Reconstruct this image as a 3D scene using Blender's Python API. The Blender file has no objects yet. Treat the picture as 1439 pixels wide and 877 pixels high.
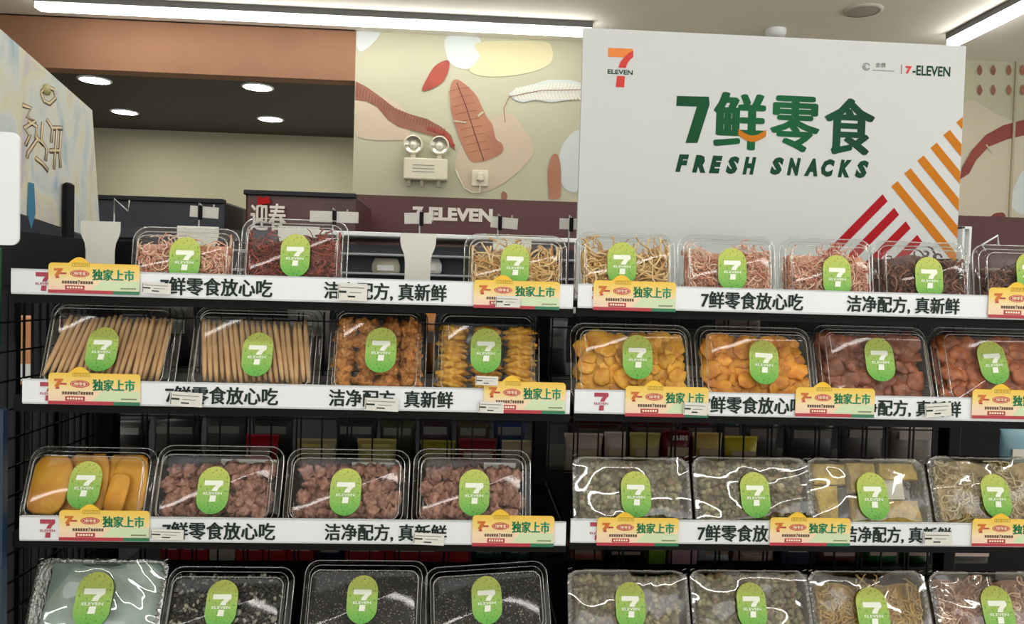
import bpy, math, random
from mathutils import Vector, Matrix
random.seed(7)
PI = math.pi
# ------------------------------------------------------------------ camera, world, lights, exposure
F, W, H = 1080.0, 1439.0, 877.0
Z0 = 1.40                       # height of the lower edge of the top price rail
CAM = Vector((0.72212, -1.28009, Z0 + 0.03205)); YAW, PIT, ROL = 0.05644, -0.03118, 0.0285
fw = Vector((math.sin(YAW)*math.cos(PIT), math.cos(YAW)*math.cos(PIT), math.sin(PIT)))
r0 = Vector((math.cos(YAW), -math.sin(YAW), 0)); u0 = r0.cross(fw)
RT = r0*math.cos(ROL) + u0*math.sin(ROL); UP = -r0*math.sin(ROL) + u0*math.cos(ROL)
sc = bpy.context.scene
cd = bpy.data.cameras.new('camera'); co = bpy.data.objects.new('camera', cd); sc.collection.objects.link(co)
cd.sensor_width = 36; cd.lens = F/W*36; cd.clip_start = 0.02
co.matrix_world = Matrix(((RT.x, UP.x, -fw.x, CAM.x), (RT.y, UP.y, -fw.y, CAM.y), (RT.z, UP.z, -fw.z, CAM.z), (0, 0, 0, 1)))
sc.camera = co
wd = bpy.data.worlds.new('world'); sc.world = wd; wd.use_nodes = True
wd.node_tree.nodes['Background'].inputs[0].default_value = (1.0, 0.985, 0.955, 1)
wd.node_tree.nodes['Background'].inputs[1].default_value = 0.8
sc.view_settings.view_transform = 'Standard'; sc.view_settings.look = 'None'
sc.view_settings.gamma = 1; sc.view_settings.use_curve_mapping = False
sc.view_settings.exposure = 0.85
STRIP_E, DOWN_E = 8.0, 60.0     # strength of the ceiling strips and downlights
ZC = 2.75                       # ceiling height

def ray(px, py):
    return (fw + RT*((px - W/2)/F) + UP*((H/2 - py)/F))
def on_y(px, py, y):
    d = ray(px, py); return CAM + d*((y - CAM.y)/d.y)
def on_z(px, py, z):
    d = ray(px, py); return CAM + d*((z - CAM.z)/d.z)
def on_x(px, py, x):
    d = ray(px, py); return CAM + d*((x - CAM.x)/d.x)
def project(p):
    d = p - CAM; z = d.dot(fw); return W/2 + F*d.dot(RT)/z, H/2 - F*d.dot(UP)/z

# ------------------------------------------------------------------ materials
def lin(c): return tuple(((v/255/12.92) if v/255 <= .04045 else ((v/255+.055)/1.055)**2.4) for v in c)
MATS = {}
def mat(name, c, rough=.5, metal=0., noise=None, c2=None, bump=0., bscale=60., spec=.5, emit=0, trans=0, stretch=(1,1,1), vary=0):
    if name in MATS: return MATS[name]
    m = bpy.data.materials.new(name); m.use_nodes = True; nt = m.node_tree; b = nt.nodes['Principled BSDF']
    b.inputs['Base Color'].default_value = (*lin(c), 1); b.inputs['Roughness'].default_value = rough
    b.inputs['Metallic'].default_value = metal; b.inputs['Specular IOR Level'].default_value = spec
    if emit:
        b.inputs['Emission Color'].default_value = (*lin(c), 1); b.inputs['Emission Strength'].default_value = emit
    if trans: b.inputs['Transmission Weight'].default_value = trans
    if noise or bump:
        tc = nt.nodes.new('ShaderNodeTexCoord'); mp = nt.nodes.new('ShaderNodeMapping'); mp.inputs['Scale'].default_value = stretch
        nt.links.new(tc.outputs['Object'], mp.inputs['Vector'])
    if noise:
        n = nt.nodes.new('ShaderNodeTexNoise'); n.inputs['Scale'].default_value = noise; n.inputs['Detail'].default_value = 4
        cr = nt.nodes.new('ShaderNodeValToRGB'); cr.color_ramp.elements[0].position = .38; cr.color_ramp.elements[1].position = .62
        cr.color_ramp.elements[0].color = (*lin(c), 1); cr.color_ramp.elements[1].color = (*lin(c2), 1)
        nt.links.new(mp.outputs[0], n.inputs['Vector']); nt.links.new(n.outputs['Fac'], cr.inputs[0]); nt.links.new(cr.outputs[0], b.inputs['Base Color'])
    if bump:
        n2 = nt.nodes.new('ShaderNodeTexNoise'); n2.inputs['Scale'].default_value = bscale
        bp = nt.nodes.new('ShaderNodeBump'); bp.inputs['Strength'].default_value = 1; bp.inputs['Distance'].default_value = bump
        nt.links.new(mp.outputs[0], n2.inputs['Vector']); nt.links.new(n2.outputs['Fac'], bp.inputs['Height']); nt.links.new(bp.outputs[0], b.inputs['Normal'])
    if vary:
        hs = nt.nodes.new('ShaderNodeHueSaturation'); oi = nt.nodes.new('ShaderNodeObjectInfo'); mr = nt.nodes.new('ShaderNodeMapRange')
        mr.inputs[3].default_value = 1-vary; mr.inputs[4].default_value = 1+vary; nt.links.new(oi.outputs['Random'], mr.inputs[0]); nt.links.new(mr.outputs[0], hs.inputs['Value'])
        bc = b.inputs['Base Color']
        if bc.links: nt.links.new(bc.links[0].from_socket, hs.inputs['Color'])
        else: hs.inputs['Color'].default_value = bc.default_value
        nt.links.new(hs.outputs[0], bc)
    MATS[name] = m; return m
def clear(name, base=.05, edge=.55, bump=.0006, bscale=14, rough=.06, tint=(250,252,250), wave=0):
    """thin clear plastic: lets light straight through and mirrors the lamps, more at grazing angles"""
    if name in MATS: return MATS[name]
    m = bpy.data.materials.new(name); m.use_nodes = True; nt = m.node_tree; nt.nodes.clear(); N = nt.nodes.new; L = nt.links.new
    out = N('ShaderNodeOutputMaterial'); mx = N('ShaderNodeMixShader'); tr = N('ShaderNodeBsdfTransparent'); gl = N('ShaderNodeBsdfGlossy')
    tr.inputs[0].default_value = (*lin(tint), 1); gl.inputs['Roughness'].default_value = rough
    lw = N('ShaderNodeLayerWeight'); lw.inputs[0].default_value = .5
    pw = N('ShaderNodeMath'); pw.operation = 'POWER'; pw.inputs[1].default_value = 3
    ma = N('ShaderNodeMath'); ma.operation = 'MULTIPLY_ADD'; ma.inputs[1].default_value = edge; ma.inputs[2].default_value = base; ma.use_clamp = True
    tc = N('ShaderNodeTexCoord'); oi = N('ShaderNodeObjectInfo'); ad = N('ShaderNodeVectorMath'); ad.operation = 'ADD'
    no = N('ShaderNodeTexNoise'); no.inputs['Scale'].default_value = bscale; no.inputs['Detail'].default_value = 1.5; no.inputs['Distortion'].default_value = wave
    bp = N('ShaderNodeBump'); bp.inputs['Distance'].default_value = bump
    cb = N('ShaderNodeMath'); cb.operation = 'MULTIPLY'; cb.inputs[1].default_value = 37.
    L(oi.outputs['Random'], cb.inputs[0]); L(tc.outputs['Object'], ad.inputs[0]); L(cb.outputs[0], ad.inputs[1]); L(ad.outputs[0], no.inputs['Vector'])
    L(no.outputs['Fac'], bp.inputs['Height']); L(bp.outputs[0], gl.inputs['Normal'])
    L(lw.outputs['Facing'], pw.inputs[0]); L(pw.outputs[0], ma.inputs[0]); L(ma.outputs[0], mx.inputs[0])
    L(tr.outputs[0], mx.inputs[1]); L(gl.outputs[0], mx.inputs[2]); L(mx.outputs[0], out.inputs[0])
    MATS[name] = m; return m
def gradient(name, stops, z0, z1, rough=.5, spots=None, axis='Z'):
    """a print whose colour runs along an axis of its own object"""
    if name in MATS: return MATS[name]
    m = bpy.data.materials.new(name); m.use_nodes = True; nt = m.node_tree; b = nt.nodes['Principled BSDF']; N = nt.nodes.new; L = nt.links.new
    tc = N('ShaderNodeTexCoord'); sx = N('ShaderNodeSeparateXYZ'); mr = N('ShaderNodeMapRange'); cr = N('ShaderNodeValToRGB')
    mr.inputs[1].default_value = z0; mr.inputs[2].default_value = z1
    L(tc.outputs['Object'], sx.inputs[0]); L(sx.outputs[axis], mr.inputs[0]); L(mr.outputs[0], cr.inputs[0])
    el = cr.color_ramp.elements
    while len(el) < len(stops): el.new(.5)
    for e, (p, c) in zip(el, stops): e.position = p; e.color = (*lin(c), 1)
    last = cr.outputs[0]
    if spots:
        n = N('ShaderNodeTexNoise'); n.inputs['Scale'].default_value = spots[0]; n.inputs['Detail'].default_value = 3
        c2 = N('ShaderNodeValToRGB'); c2.color_ramp.elements[0].position = spots[2]; c2.color_ramp.elements[1].position = spots[2]+.08
        c2.color_ramp.elements[0].color = (0,0,0,1); c2.color_ramp.elements[1].color = (1,1,1,1)
        mx = N('ShaderNodeMix'); mx.data_type = 'RGBA'; mx.inputs[7].default_value = (*lin(spots[1]), 1)
        ml = N('ShaderNodeMath'); ml.operation = 'MULTIPLY'; ml.inputs[1].default_value = .6
        L(tc.outputs['Object'], n.inputs['Vector']); L(n.outputs['Fac'], c2.inputs[0]); L(c2.outputs[0], ml.inputs[0]); L(ml.outputs[0], mx.inputs[0]); L(last, mx.inputs[6]); last = mx.outputs[2]
    L(last, b.inputs['Base Color']); b.inputs['Roughness'].default_value = rough; b.inputs['Specular IOR Level'].default_value = .2
    MATS[name] = m; return m

# ------------------------------------------------------------------ text
TXT = {}
def text2d(s, bold=0., shear=0., latin_off=0.):
    """flat outline of a text: verts and faces scaled so that the text is 1 high"""
    k = (s, bold, shear, latin_off)
    if k in TXT: return TXT[k]
    c = bpy.data.curves.new('text', 'FONT'); c.body = s; c.resolution_u = 2; c.shear = shear; c.offset = latin_off
    o = bpy.data.objects.new('text', c); sc.collection.objects.link(o)
    me = bpy.data.meshes.new_from_object(o.evaluated_get(bpy.context.evaluated_depsgraph_get()))
    v = [(p.co.x, p.co.y) for p in me.vertices]; f = [tuple(p.vertices) for p in me.polygons]
    bpy.data.objects.remove(o); bpy.data.curves.remove(c); bpy.data.meshes.remove(me)
    if bold:
        V, Fc = [], []
        for i in range(8):
            a = i*PI/4; dx, dy = bold*math.cos(a), bold*.45*math.sin(a); n = len(V)
            V += [(x+dx, y+dy, i) for x, y in v]; Fc += [tuple(q+n for q in g) for g in f]
        v, f = V, Fc
    else: v = [(x, y, 0) for x, y in v]
    x0 = min(a[0] for a in v); x1 = max(a[0] for a in v); y0 = min(a[1] for a in v); y1 = max(a[1] for a in v)
    TXT[k] = ([((a-x0)/(x1-x0), (b-y0)/(y1-y0), i) for a, b, i in v], f); return TXT[k]

# ------------------------------------------------------------------ mesh builder
class MB:
    def __init__(s): s.v, s.f, s.m, s.mats, s.smooth = [], [], [], [], []
    def mi(s, m):
        if m not in s.mats: s.mats.append(m)
        return s.mats.index(m)
    def add(s, v, f, m, T=None, smooth=False):
        n = len(s.v); s.v += [tuple(T @ Vector(p)) if T else tuple(p) for p in v]
        s.f += [tuple(i+n for i in q) for q in f]; k = s.mi(m); s.m += [k]*len(f); s.smooth += [smooth]*len(f)
    def box(s, x0, x1, y0, y1, z0, z1, m, T=None):
        v = [(x, y, z) for x in (x0, x1) for y in (y0, y1) for z in (z0, z1)]
        s.add(v, [(0,1,3,2), (4,6,7,5), (0,4,5,1), (2,3,7,6), (0,2,6,4), (1,5,7,3)], m, T)
    def bbox(s, x0, x1, y0, y1, z0, z1, m, b=.002, T=None):
        """box with chamfered edges"""
        R = []
        for (z, i) in ((z0, b), (z0+b, 0), (z1-b, 0), (z1, b)):
            R.append([(x0+i+b, y0+i, z), (x1-i-b, y0+i, z), (x1-i, y0+i+b, z), (x1-i, y1-i-b, z), (x1-i-b, y1-i, z), (x0+i+b, y1-i, z), (x0+i, y1-i-b, z), (x0+i, y0+i+b, z)])
        s.loft(R, m, T=T, cap0=True, cap1=True, smooth=False)
    def loft(s, rings, m, T=None, cap0=False, cap1=False, closed=True, smooth=True):
        n = len(rings[0]); v = [p for r in rings for p in r]; f = []
        for k in range(len(rings)-1):
            for i in range(n if closed else n-1):
                j = (i+1) % n; f.append((k*n+i, k*n+j, (k+1)*n+j, (k+1)*n+i))
        if cap0: f.append(tuple(reversed(range(n))))
        if cap1: f.append(tuple((len(rings)-1)*n+i for i in range(n)))
        s.add(v, f, m, T, smooth)
    def tube(s, pts, r, m, n=6, T=None, cap=True):
        pts = [Vector(p) for p in pts]; rings = []
        for i, p in enumerate(pts):
            t = (pts[min(i+1, len(pts)-1)] - pts[max(i-1, 0)]).normalized()
            a = t.orthogonal().normalized() if i == 0 else (a - t*a.dot(t)).normalized()
            b = t.cross(a); q = r(i/(len(pts)-1)) if callable(r) else r
            rings.append([p + (a*math.cos(2*PI*k/n) + b*math.sin(2*PI*k/n))*q for k in range(n)])
        s.loft(rings, m, T=T, cap0=cap, cap1=cap)
    def poly(s, pts, y, m, T=None):                       # flat polygon in the xz plane
        s.add([(x, y, z) for x, z in pts], [tuple(range(len(pts)))], m, T)
    def slab(s, pts, y0, y1, m, T=None):                  # polygon with thickness
        n = len(pts); s.add([(x, y0, z) for x, z in pts] + [(x, y1, z) for x, z in pts],
            [tuple(range(n)), tuple(reversed(range(n, 2*n)))] + [(i, i+n, (i+1) % n + n, (i+1) % n) for i in range(n)], m, T)
    def text(s, t, x0, x1, z0, z1, y, m, bold=0., shear=0., off=0., T=None, M=None):
        v, f = text2d(t, bold, shear, off)
        s.add([(x0+(x1-x0)*a, y-i*2.5e-5, z0+(z1-z0)*b) for a, b, i in v], f, m, T)
    def build(s, name, parent=None, M=None):
        me = bpy.data.meshes.new(name); me.from_pydata(s.v, [], s.f)
        for m in s.mats: me.materials.append(m)
        me.polygons.foreach_set('material_index', s.m); me.polygons.foreach_set('use_smooth', s.smooth); me.update()
        return link(name, me, parent, M)
def link(name, data, parent=None, M=None):
    o = bpy.data.objects.new(name, data); sc.collection.objects.link(o)
    if parent: o.parent = parent
    if M is not None: o.matrix_local = M
    return o
def tag(o, label=None, cat=None, group=None, kind=None):
    if label: o['label'] = label
    if cat: o['category'] = cat
    if group: o['group'] = group
    if kind: o['kind'] = kind
    return o
def root(name, M, label, cat, group=None):
    o = link(name, None); o.empty_display_size = .05; o.matrix_world = M if isinstance(M, Matrix) else Matrix.Translation(M)
    return tag(o, label, cat, group)
def rrect(x0, x1, z0, z1, r, n=6):
    p = []
    for cx, cz, a0 in ((x1-r, z0+r, -PI/2), (x1-r, z1-r, 0), (x0+r, z1-r, PI/2), (x0+r, z0+r, PI)):
        for i in range(n+1):
            a = a0 + PI/2*i/n; p.append((cx+r*math.cos(a), cz+r*math.sin(a)))
    return p

# ------------------------------------------------------------------ palette
ceil_m = mat('ceiling_paint', (232,228,216), .8, noise=2, c2=(226,222,210))
floor_m = mat('floor_tile', (205,198,186), .3, noise=3, c2=(150,142,130))
mural_m = mat('mural_wall', (186,184,158), .7, noise=.9, c2=(176,176,150))
cream_m = mat('mural_cream', (194,186,164), .7); mblue = mat('mural_pale_blue', (200,208,206), .7); mpeach = mat('mural_peach', (196,180,156), .7)
myel = mat('mural_yellow', (204,198,158), .7)
maroon_m = mat('maroon_band', (84,44,42), .5); brown_m = mat('soffit_brown', (150,108,80), .7, noise=1.2, c2=(134,94,68))
lit_peach_m = mat('lit_peach', (216,176,134), .7); darkceil_m = mat('dark_ceiling', (56,48,44), .6, noise=1, c2=(48,44,40))  # peach: strip light falling on the upper wall, put into the colour
alc_m = mat('alcove_wall', (176,172,148), .7, noise=1.3, c2=(164,162,138))
white_m = mat('white_plastic', (226,230,230), .35); card_m = mat('white_card', (222,222,214), .6)
lamp_m = mat('lamp_white', (255,252,247), .5, emit=STRIP_E); down_m = mat('downlight_white', (255,247,232), .5, emit=DOWN_E)
black_m = mat('black_steel', (9,10,12), .6, spec=.2); post_m = mat('dark_post', (14,20,26), .45, spec=.3); wire_m = mat('black_wire', (8,8,9), .5, spec=.3)
navy_m = mat('navy_panel', (24,30,44), .4, noise=4, c2=(16,22,34)); steel_m = mat('wire_steel', (190,190,188), .3, metal=.8)
board_m = mat('foam_board', (206,210,211), .6, spec=.3); edge_m = mat('board_edge', (188,190,192), .6)
green_m = mat('print_green', (0,104,60), .5); dgreen_m = mat('print_dark_green', (8,66,44), .6, spec=.2); orange_m = mat('print_orange', (196,118,18), .6, spec=.2)
red_m = mat('print_red', (168,8,20), .6, spec=.2); char_m = mat('print_charcoal_green', (36,50,46), .6, spec=.2); logo_r = mat('logo_red', (206,40,34), .5)
logo_o = mat('logo_orange', (228,128,38), .5); grey_m = mat('print_grey', (130,132,132), .5); ltr_m = mat('letter_cream', (222,214,204), .5)
rail_m = mat('rail_white', (232,237,242), .3, spec=.6); darkred_m = mat('print_maroon', (120,40,48), .5)
plum_logo = mat('rail_logo_red', (170,60,80), .5)
seal_m = mat('sticker_white', (240,246,232), .5)
stick_m = gradient('sticker_green', [(0,(108,178,82)), (.45,(152,192,98)), (1,(192,200,100))], -.034, .034, .4, spots=(260, (64,120,50), .57))
lid_m = clear('lid_plastic', .05, .6, .0012, 9, .05, (251,253,252)); tray_m = clear('tray_plastic', .035, .45, .0003, 10, .1, (247,250,248))
film_m = clear('stretch_film', .17, .5, .012, 5.5, .04, (250,250,246), wave=1.6)
glare_tray_m = mat('glare_silver_tray', (196,200,202), .25, metal=.9, bump=.004, bscale=120)  # silver stands for the white-cyan reflection on a clear tray
crimp_m = clear('crimped_plastic', .25, .6, .003, 60, .12, (214,214,204)); rim_m = clear('rim_plastic', .36, .6, .0004, 30, .1, (240,244,242))

# ================================================================== the room
YW = on_z(1400, 86, ZC).y                 # the painted wall
X497 = on_y(497, 200, YW).x
b = MB(); b.box(-6, 7, -6, YW+3.2, -.05, 0, floor_m); tag(b.build('floor'), kind='structure')
b = MB(); b.box(-6, 7, -6, YW, ZC, ZC+.1, ceil_m); CE = tag(b.build('ceiling'), kind='structure')
ZS = on_y(300, 105, YW).z; ZB = on_y(300, 34, YW).z; YA = on_z(300, 186, ZS).y
b = MB(); b.box(X497, 7, YW, YW+.2, 0, ZC, mural_m); WB = tag(b.build('wall_back'), kind='structure')
b = MB(); b.box(-6, X497, YW-.02, YW+.12, ZB, ZC, lit_peach_m); b.box(-6, X497, YW, YW+.1, ZS, ZB, brown_m); tag(b.build('wall_soffit'), kind='structure')  # top band coloured as lit by the strip above
b = MB(); b.box(-6, X497, YW+.1, YA, ZS, ZS+.05, darkceil_m); tag(b.build('ceiling_alcove'), kind='structure')
b = MB(); b.box(-6, X497+.2, YA, YA+.15, 0, ZS, alc_m); tag(b.build('wall_alcove'), kind='structure')
b = MB(); b.box(-6.15, -6, -6, YA, 0, ZC, alc_m); tag(b.build('wall_left'), kind='structure')
ZM1 = on_y(650, 279, YW).z
b = MB(); b.box(X497-.0, 7, YW-.02, YW, ZM1-.55, ZM1, maroon_m); BAND = tag(b.build('trim_1'), kind='structure')
def wpoly(bm, pts, m, y): bm.poly([(max(X497+.004, on_y(px, py, y).x), on_y(px, py, y).z) for px, py in reversed(pts)], y, m)
# lettering on the band
b = MB(); p, q = on_y(580, 290, YW-.025), on_y(692, 313, YW-.025)
b.text('7-ELEVEN', p.x, q.x, q.z, p.z, YW-.025, ltr_m, off=.05); b.build('wall_lettering', BAND)
# mural
def spline(pts, n=6):
    out = []; k = len(pts)
    for i in range(k):
        p0, p1, p2, p3 = (Vector(pts[(i+j-1) % k]) for j in range(4))
        for t in range(n):
            t /= n; out.append(tuple(.5*((2*p1)+(-p0+p2)*t+(2*p0-5*p1+4*p2-p3)*t*t+(-p0+3*p1-3*p2+p3)*t**3)))
    return out
mur = [('mural_patch', [(500,140),(545,138),(572,160),(575,190),(560,197),(500,190)], mpeach, .001),
       ('mural_patch', [(628,52),(672,52),(674,80),(660,96),(640,94),(628,80)], mblue, .001),
       ('mural_patch', [(672,60),(760,58),(776,70),(772,90),(740,103),(690,108),(660,100),(674,80)], myel, .0016),
       ('mural_patch', [(500,42),(535,40),(525,60),(505,72)], mblue, .001),
       ('mural_patch', [(655,195),(710,160),(735,180),(750,210),(735,235),(700,262),(665,270),(640,240)], mpeach, .001),
       ('mural_patch', [(815,185),(790,205),(785,240),(795,266),(815,262)], mblue, .001),
       ('mural_patch', [(1352,150),(1400,160),(1439,190),(1460,300),(1400,306),(1345,305)], cream_m, .001),
       ('mural_patch', [(1439,240),(1425,265),(1418,285),(1440,300)], mblue, .002)]
for nm, pts, m, e in mur:
    b = MB(); wpoly(b, spline(pts), m, YW-e-.002); b.build(nm, WB)
leafA = mat('leaf_rust', (164,68,48), .6, noise=9, c2=(146,58,44)); leafB = mat('leaf_tan', (176,122,92), .6, noise=5, c2=(164,108,84)); leafC = mat('leaf_brown', (150,98,76), .6, noise=5, c2=(134,84,66)); leafW = mat('leaf_white', (226,220,200), .6); vein = mat('leaf_vein', (108,60,46), .6)
leafR = mat('leaf_russet', (142,64,52), .6, noise=5, c2=(122,52,46))
def wline(bm, pts, m, y, w=1.2):
    for (a, c) in zip(pts, pts[1:]):
        a, c = Vector(a), Vector(c); d = (c-a); n = Vector((-d.y, d.x)).normalized()*w/2
        q = [a-n, c-n, c+n, a+n]; bm.poly([(on_y(v.x, v.y, y).x, on_y(v.x, v.y, y).z) for v in reversed(q)], y, m)
b = MB(); wpoly(b, spline([(593,127),(600,110),(610,94),(622,86),(631,86),(630,100),(622,115),(608,124)]), leafA, YW-.006); b.build('mural_leaf', WB)
b = MB(); wpoly(b, spline([(632,128),(636,114),(644,112),(658,122),(670,135),(678,152),(684,164),(692,176),(697,195),(706,203),(705,214),(690,223),(675,227),(662,226),(650,205),(640,178),(634,155)]), leafB, YW-.006)
wline(b, [(642,116),(655,150),(668,190),(680,226)], vein, YW-.008, 1.2)
for i in range(9):
    t = .08+i*.1; x, y = 642+36*t, 116+108*t; wline(b, [(x, y), (x-14-3*t, y+4)], vein, YW-.007, .5); wline(b, [(x, y), (x+15, y-2)], vein, YW-.007, .5)
wline(b, [(637,170),(655,172)], mural_m, YW-.009, 2); wline(b, [(672,163),(679,157)], mural_m, YW-.009, 3); b.build('mural_leaf', WB)
b = MB(); wpoly(b, [(497,114),(515,122),(535,136),(555,152),(575,160),(600,167),(620,178),(634,190),(638,203),(640,212),(625,198),(605,190),(580,183),(560,178),(545,168),(530,150),(515,142),(497,140)], leafC, YW-.006)
wline(b, [(600,180),(625,187),(638,206)], leafA, YW-.008, 5)
for i in range(30): wline(b, [(503+i*4.2, 120+i*2.1+4*math.sin(i*.12)), (501+i*4.2, 136+i*1.9)], vein, YW-.008, .6)
b.build('mural_leaf', WB)
b = MB(); wpoly(b, [(715,132),(725,124),(750,118),(770,112),(800,112),(818,117),(818,138),(800,140),(775,144),(752,140),(735,144),(722,140)], mblue, YW-.006)
for i in range(20): wline(b, [(722+i*4.9, 130), (727+i*4.9, 116+abs(i-12)*.6)], leafW, YW-.008, 2.6); wline(b, [(722+i*4.9, 131), (727+i*4.9, 140)], leafW, YW-.008, 2.6)
wline(b, [(710,172),(708,152),(716,136),(760,127),(818,126)], leafC, YW-.009, 1); b.build('mural_leaf', WB)
b = MB(); wpoly(b, spline([(771,270),(770,240),(775,220),(783,217),(788,235),(788,272),(784,279),(772,279)]), leafB, YW-.006); b.build('mural_leaf', WB)
b = MB(); wpoly(b, spline([(705,279),(706,269),(712,272),(712,279)]), leafC, YW-.006); b.build('mural_leaf', WB)
b = MB(); wpoly(b, [(1349,252),(1352,235),(1365,212),(1385,190),(1410,176),(1440,168),(1440,190),(1415,196),(1390,206),(1372,225),(1362,244)], leafR, YW-.006); wline(b, [(1386,203),(1394,215)], mural_m, YW-.008, 2); b.build('mural_leaf', WB)
b = MB(); wpoly(b, spline([(1393,306),(1398,300),(1410,299),(1412,306)]), leafR, YW-.006); b.build('mural_leaf', WB)
for i, px in enumerate((1377,1396,1418,1437)):
    for j, py in enumerate((99,127)):
        b = MB(); wpoly(b, spline([(px-3.5, py), (px, py-8), (px+3.5, py), (px, py+7)]), leafC, YW-.006); b.build('mural_leaf', WB)
b = MB(); b.box(on_y(1421,200,YW).x, on_y(1424,200,YW).x, YW-.012, YW, .9, ZC, mat('wall_joint', (170,160,136), .6)); b.build('panel_joint', WB)

# ceiling fittings
def strip(pa, pb, label, drop=0):
    A, B = pa, pb; d = (B-A).normalized(); L = (B-A).length
    M = Matrix.Translation(A) @ d.to_track_quat('X', 'Z').to_matrix().to_4x4()
    r = root('strip_light', M, label, 'light', 'linear ceiling lights')
    n = max(1, round(L/1.2))
    b = MB(); hw_ = .012 if drop else .035; b.box(0, L, -hw_, hw_, -.03, 0, mat('light_housing', (90,90,88), .5)); b.build('housing', r)
    if drop:
        for t in (.1, .5, .9): b = MB(); b.tube([(L*t, 0, 0), (L*t, 0, drop)], .003, steel_m, 5); b.build('hanger', r)
    for i in range(n):
        b = MB(); b.box(L*i/n+.004, L*(i+1)/n-.004, -.03, .03, -.058, -.031, lamp_m); b.build('diffuser', r)
SA, SB = on_z(48, 8, ZC-.05), on_z(830, 50, ZC-.05); yy = YW-.12
SA.y = SB.y = (SA.y+SB.y)/2
strip(Vector((SA.x, SA.y, ZC)), Vector((SB.x, SB.y, ZC)), 'long white strip light along the ceiling edge above the soffit and mural')
SC = on_z(1338, 62, ZC-.05)
strip(Vector((SC.x, SC.y, ZC)), Vector((SC.x, SC.y-4.2, ZC)), 'white strip light running towards the camera at top right')
for i, y in enumerate((-.75, -2.6, 1.05)):  # unseen lamps, hung low to brighten the ceiling; last one added for far packs
    strip(Vector((-1.6, y, ZC-.24)), Vector((3.6, y, ZC-.24)), drop=.24, label=('suspended white strip light just in front of the snack shelves', 'suspended white strip light behind the camera', 'suspended white strip light over the aisle behind the shelves')[i])
for i, (px, py) in enumerate(((133,112),(175,157),(362,122),(380,167))):
    p = on_z(px, py, ZS); r = root('downlight', Matrix.Translation((p.x, p.y, ZS)), ('front left', 'rear left', 'front right', 'rear right')[i]+' of the four round white downlights in the dark alcove ceiling', 'light', 'alcove downlights')
    b = MB(); R = .078
    ring = lambda rr, z: [(rr*math.cos(a*PI/16), rr*math.sin(a*PI/16), z) for a in range(32)]
    b.loft([ring(R+.008, 0), ring(R+.008, -.005), ring(R-.004, -.007), ring(R-.006, -.002)], white_m); b.build('trim_ring', r)
    b = MB(); b.loft([ring(R-.006, -.0025), ring(R*.5, -.004)], down_m, cap1=True); b.build('lens', r)
p = on_z(1213, 14, ZC); r = root('ceiling_speaker', Matrix.Translation((p.x, p.y, ZC)), 'round pale speaker grille in the ceiling above the white board', 'speaker')
b = MB(); ring = lambda rr, z: [(rr*math.cos(a*PI/16), rr*math.sin(a*PI/16), z) for a in range(32)]
b.loft([ring(.085, 0), ring(.085, -.006), ring(.072, -.009)], mat('grille_rim', (188,182,170), .6)); b.build('rim', r)
b = MB(); b.loft([ring(.072, -.007), ring(.04, -.01)], mat('grille', (168,162,150), .7, bump=.002, bscale=300), cap1=True); b.build('grille', r)
p = on_z(1090, 42, ZC)
r = root('smoke_detector', Matrix.Translation((p.x, p.y, ZC)), 'small white detector on the ceiling above the white board edge', 'detector')
b = MB(); b.loft([ring(.05, 0), ring(.05, -.02), ring(.042, -.036)], white_m, cap1=True); b.build('cover', r)
b = MB(); b.loft([ring(.02, -.036), ring(.018, -.05)], mat('detector_grey', (150,148,142), .6), cap1=True); b.build('sensor', r)

# emergency light and socket on the mural wall
p, q = on_y(569, 224, YW), on_y(629, 256, YW)
r = root('emergency_light', Matrix.Translation((p.x, YW, q.z)), 'white twin-head emergency light box on the mural wall', 'emergency light')
w, h = q.x-p.x, p.z-q.z; cream2 = mat('cream_plastic', (214,208,184), .4)
b = MB(); b.bbox(0, w, -.07, -.002, 0, h, cream2, .006); b.build('housing', r)
for k in (.2, .8):
    cx, cz, R = w*k, h+.07, .05
    b = MB(); ri = lambda rr, y: [(cx+rr*math.cos(a*PI/10), y, cz+rr*math.sin(a*PI/10)) for a in range(20)]
    b.loft([ri(.02, 0-.01), ri(R, -.03), ri(R, -.06), ri(R*.86, -.062)], cream2, cap0=True); hd = b.build('lamp_head', r)
    b = MB(); b.loft([ri(R*.86, -.06), ri(R*.4, -.045)], mat('reflector', (196,192,176), .15, metal=.6)); b.build('reflector', hd)
    b = MB(); b.loft([ri(R*.4, -.045), ri(.008, -.06)], mat('bulb', (236,230,214), .2), cap1=True); b.build('bulb', hd)
    b = MB(); b.box(cx-.012, cx+.012, -.045, -.02, h-.002, h+.03, cream2); b.build('bracket', r)
for k in (.12, .42, .8):
    b = MB(); b.box(w*k-.008, w*k+.008, -.05, -.03, -.035, 0, mat('clip_grey', (150,144,124), .5)); b.build('mounting_clip', r)
b = MB()
for i in range(3): b.box(w*.2, w*.7, -.072, -.07, h*(.35+.15*i), h*(.38+.15*i), grey_m)
b.build('marking', r)
p, q = on_y(663, 239, YW), on_y(686, 263, YW); w, h = q.x-p.x, p.z-q.z
r = root('wall_socket', Matrix.Translation((p.x, YW, q.z)), 'square white wall socket with a plug, right of the emergency light', 'socket')
b = MB(); b.bbox(0, w, -.02, -.002, 0, h, cream2, .004); b.build('plate', r)
b = MB(); b.bbox(w*.3, w*.75, -.06, -.02, h*.25, h*.8, cream2, .008); b.build('plug', r)
b = MB(); c0 = Vector((p.x, YW-.03, q.z)); pts = [(640,238),(645,250),(652,264),(664,271),(674,270),(675,258)]
sp = [on_y(a, c, YW-.03) for a, c in pts]; b.tube([v - Vector((p.x, YW, q.z)) for v in sp], .004, cream2, 6); b.build('cable', r)

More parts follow.
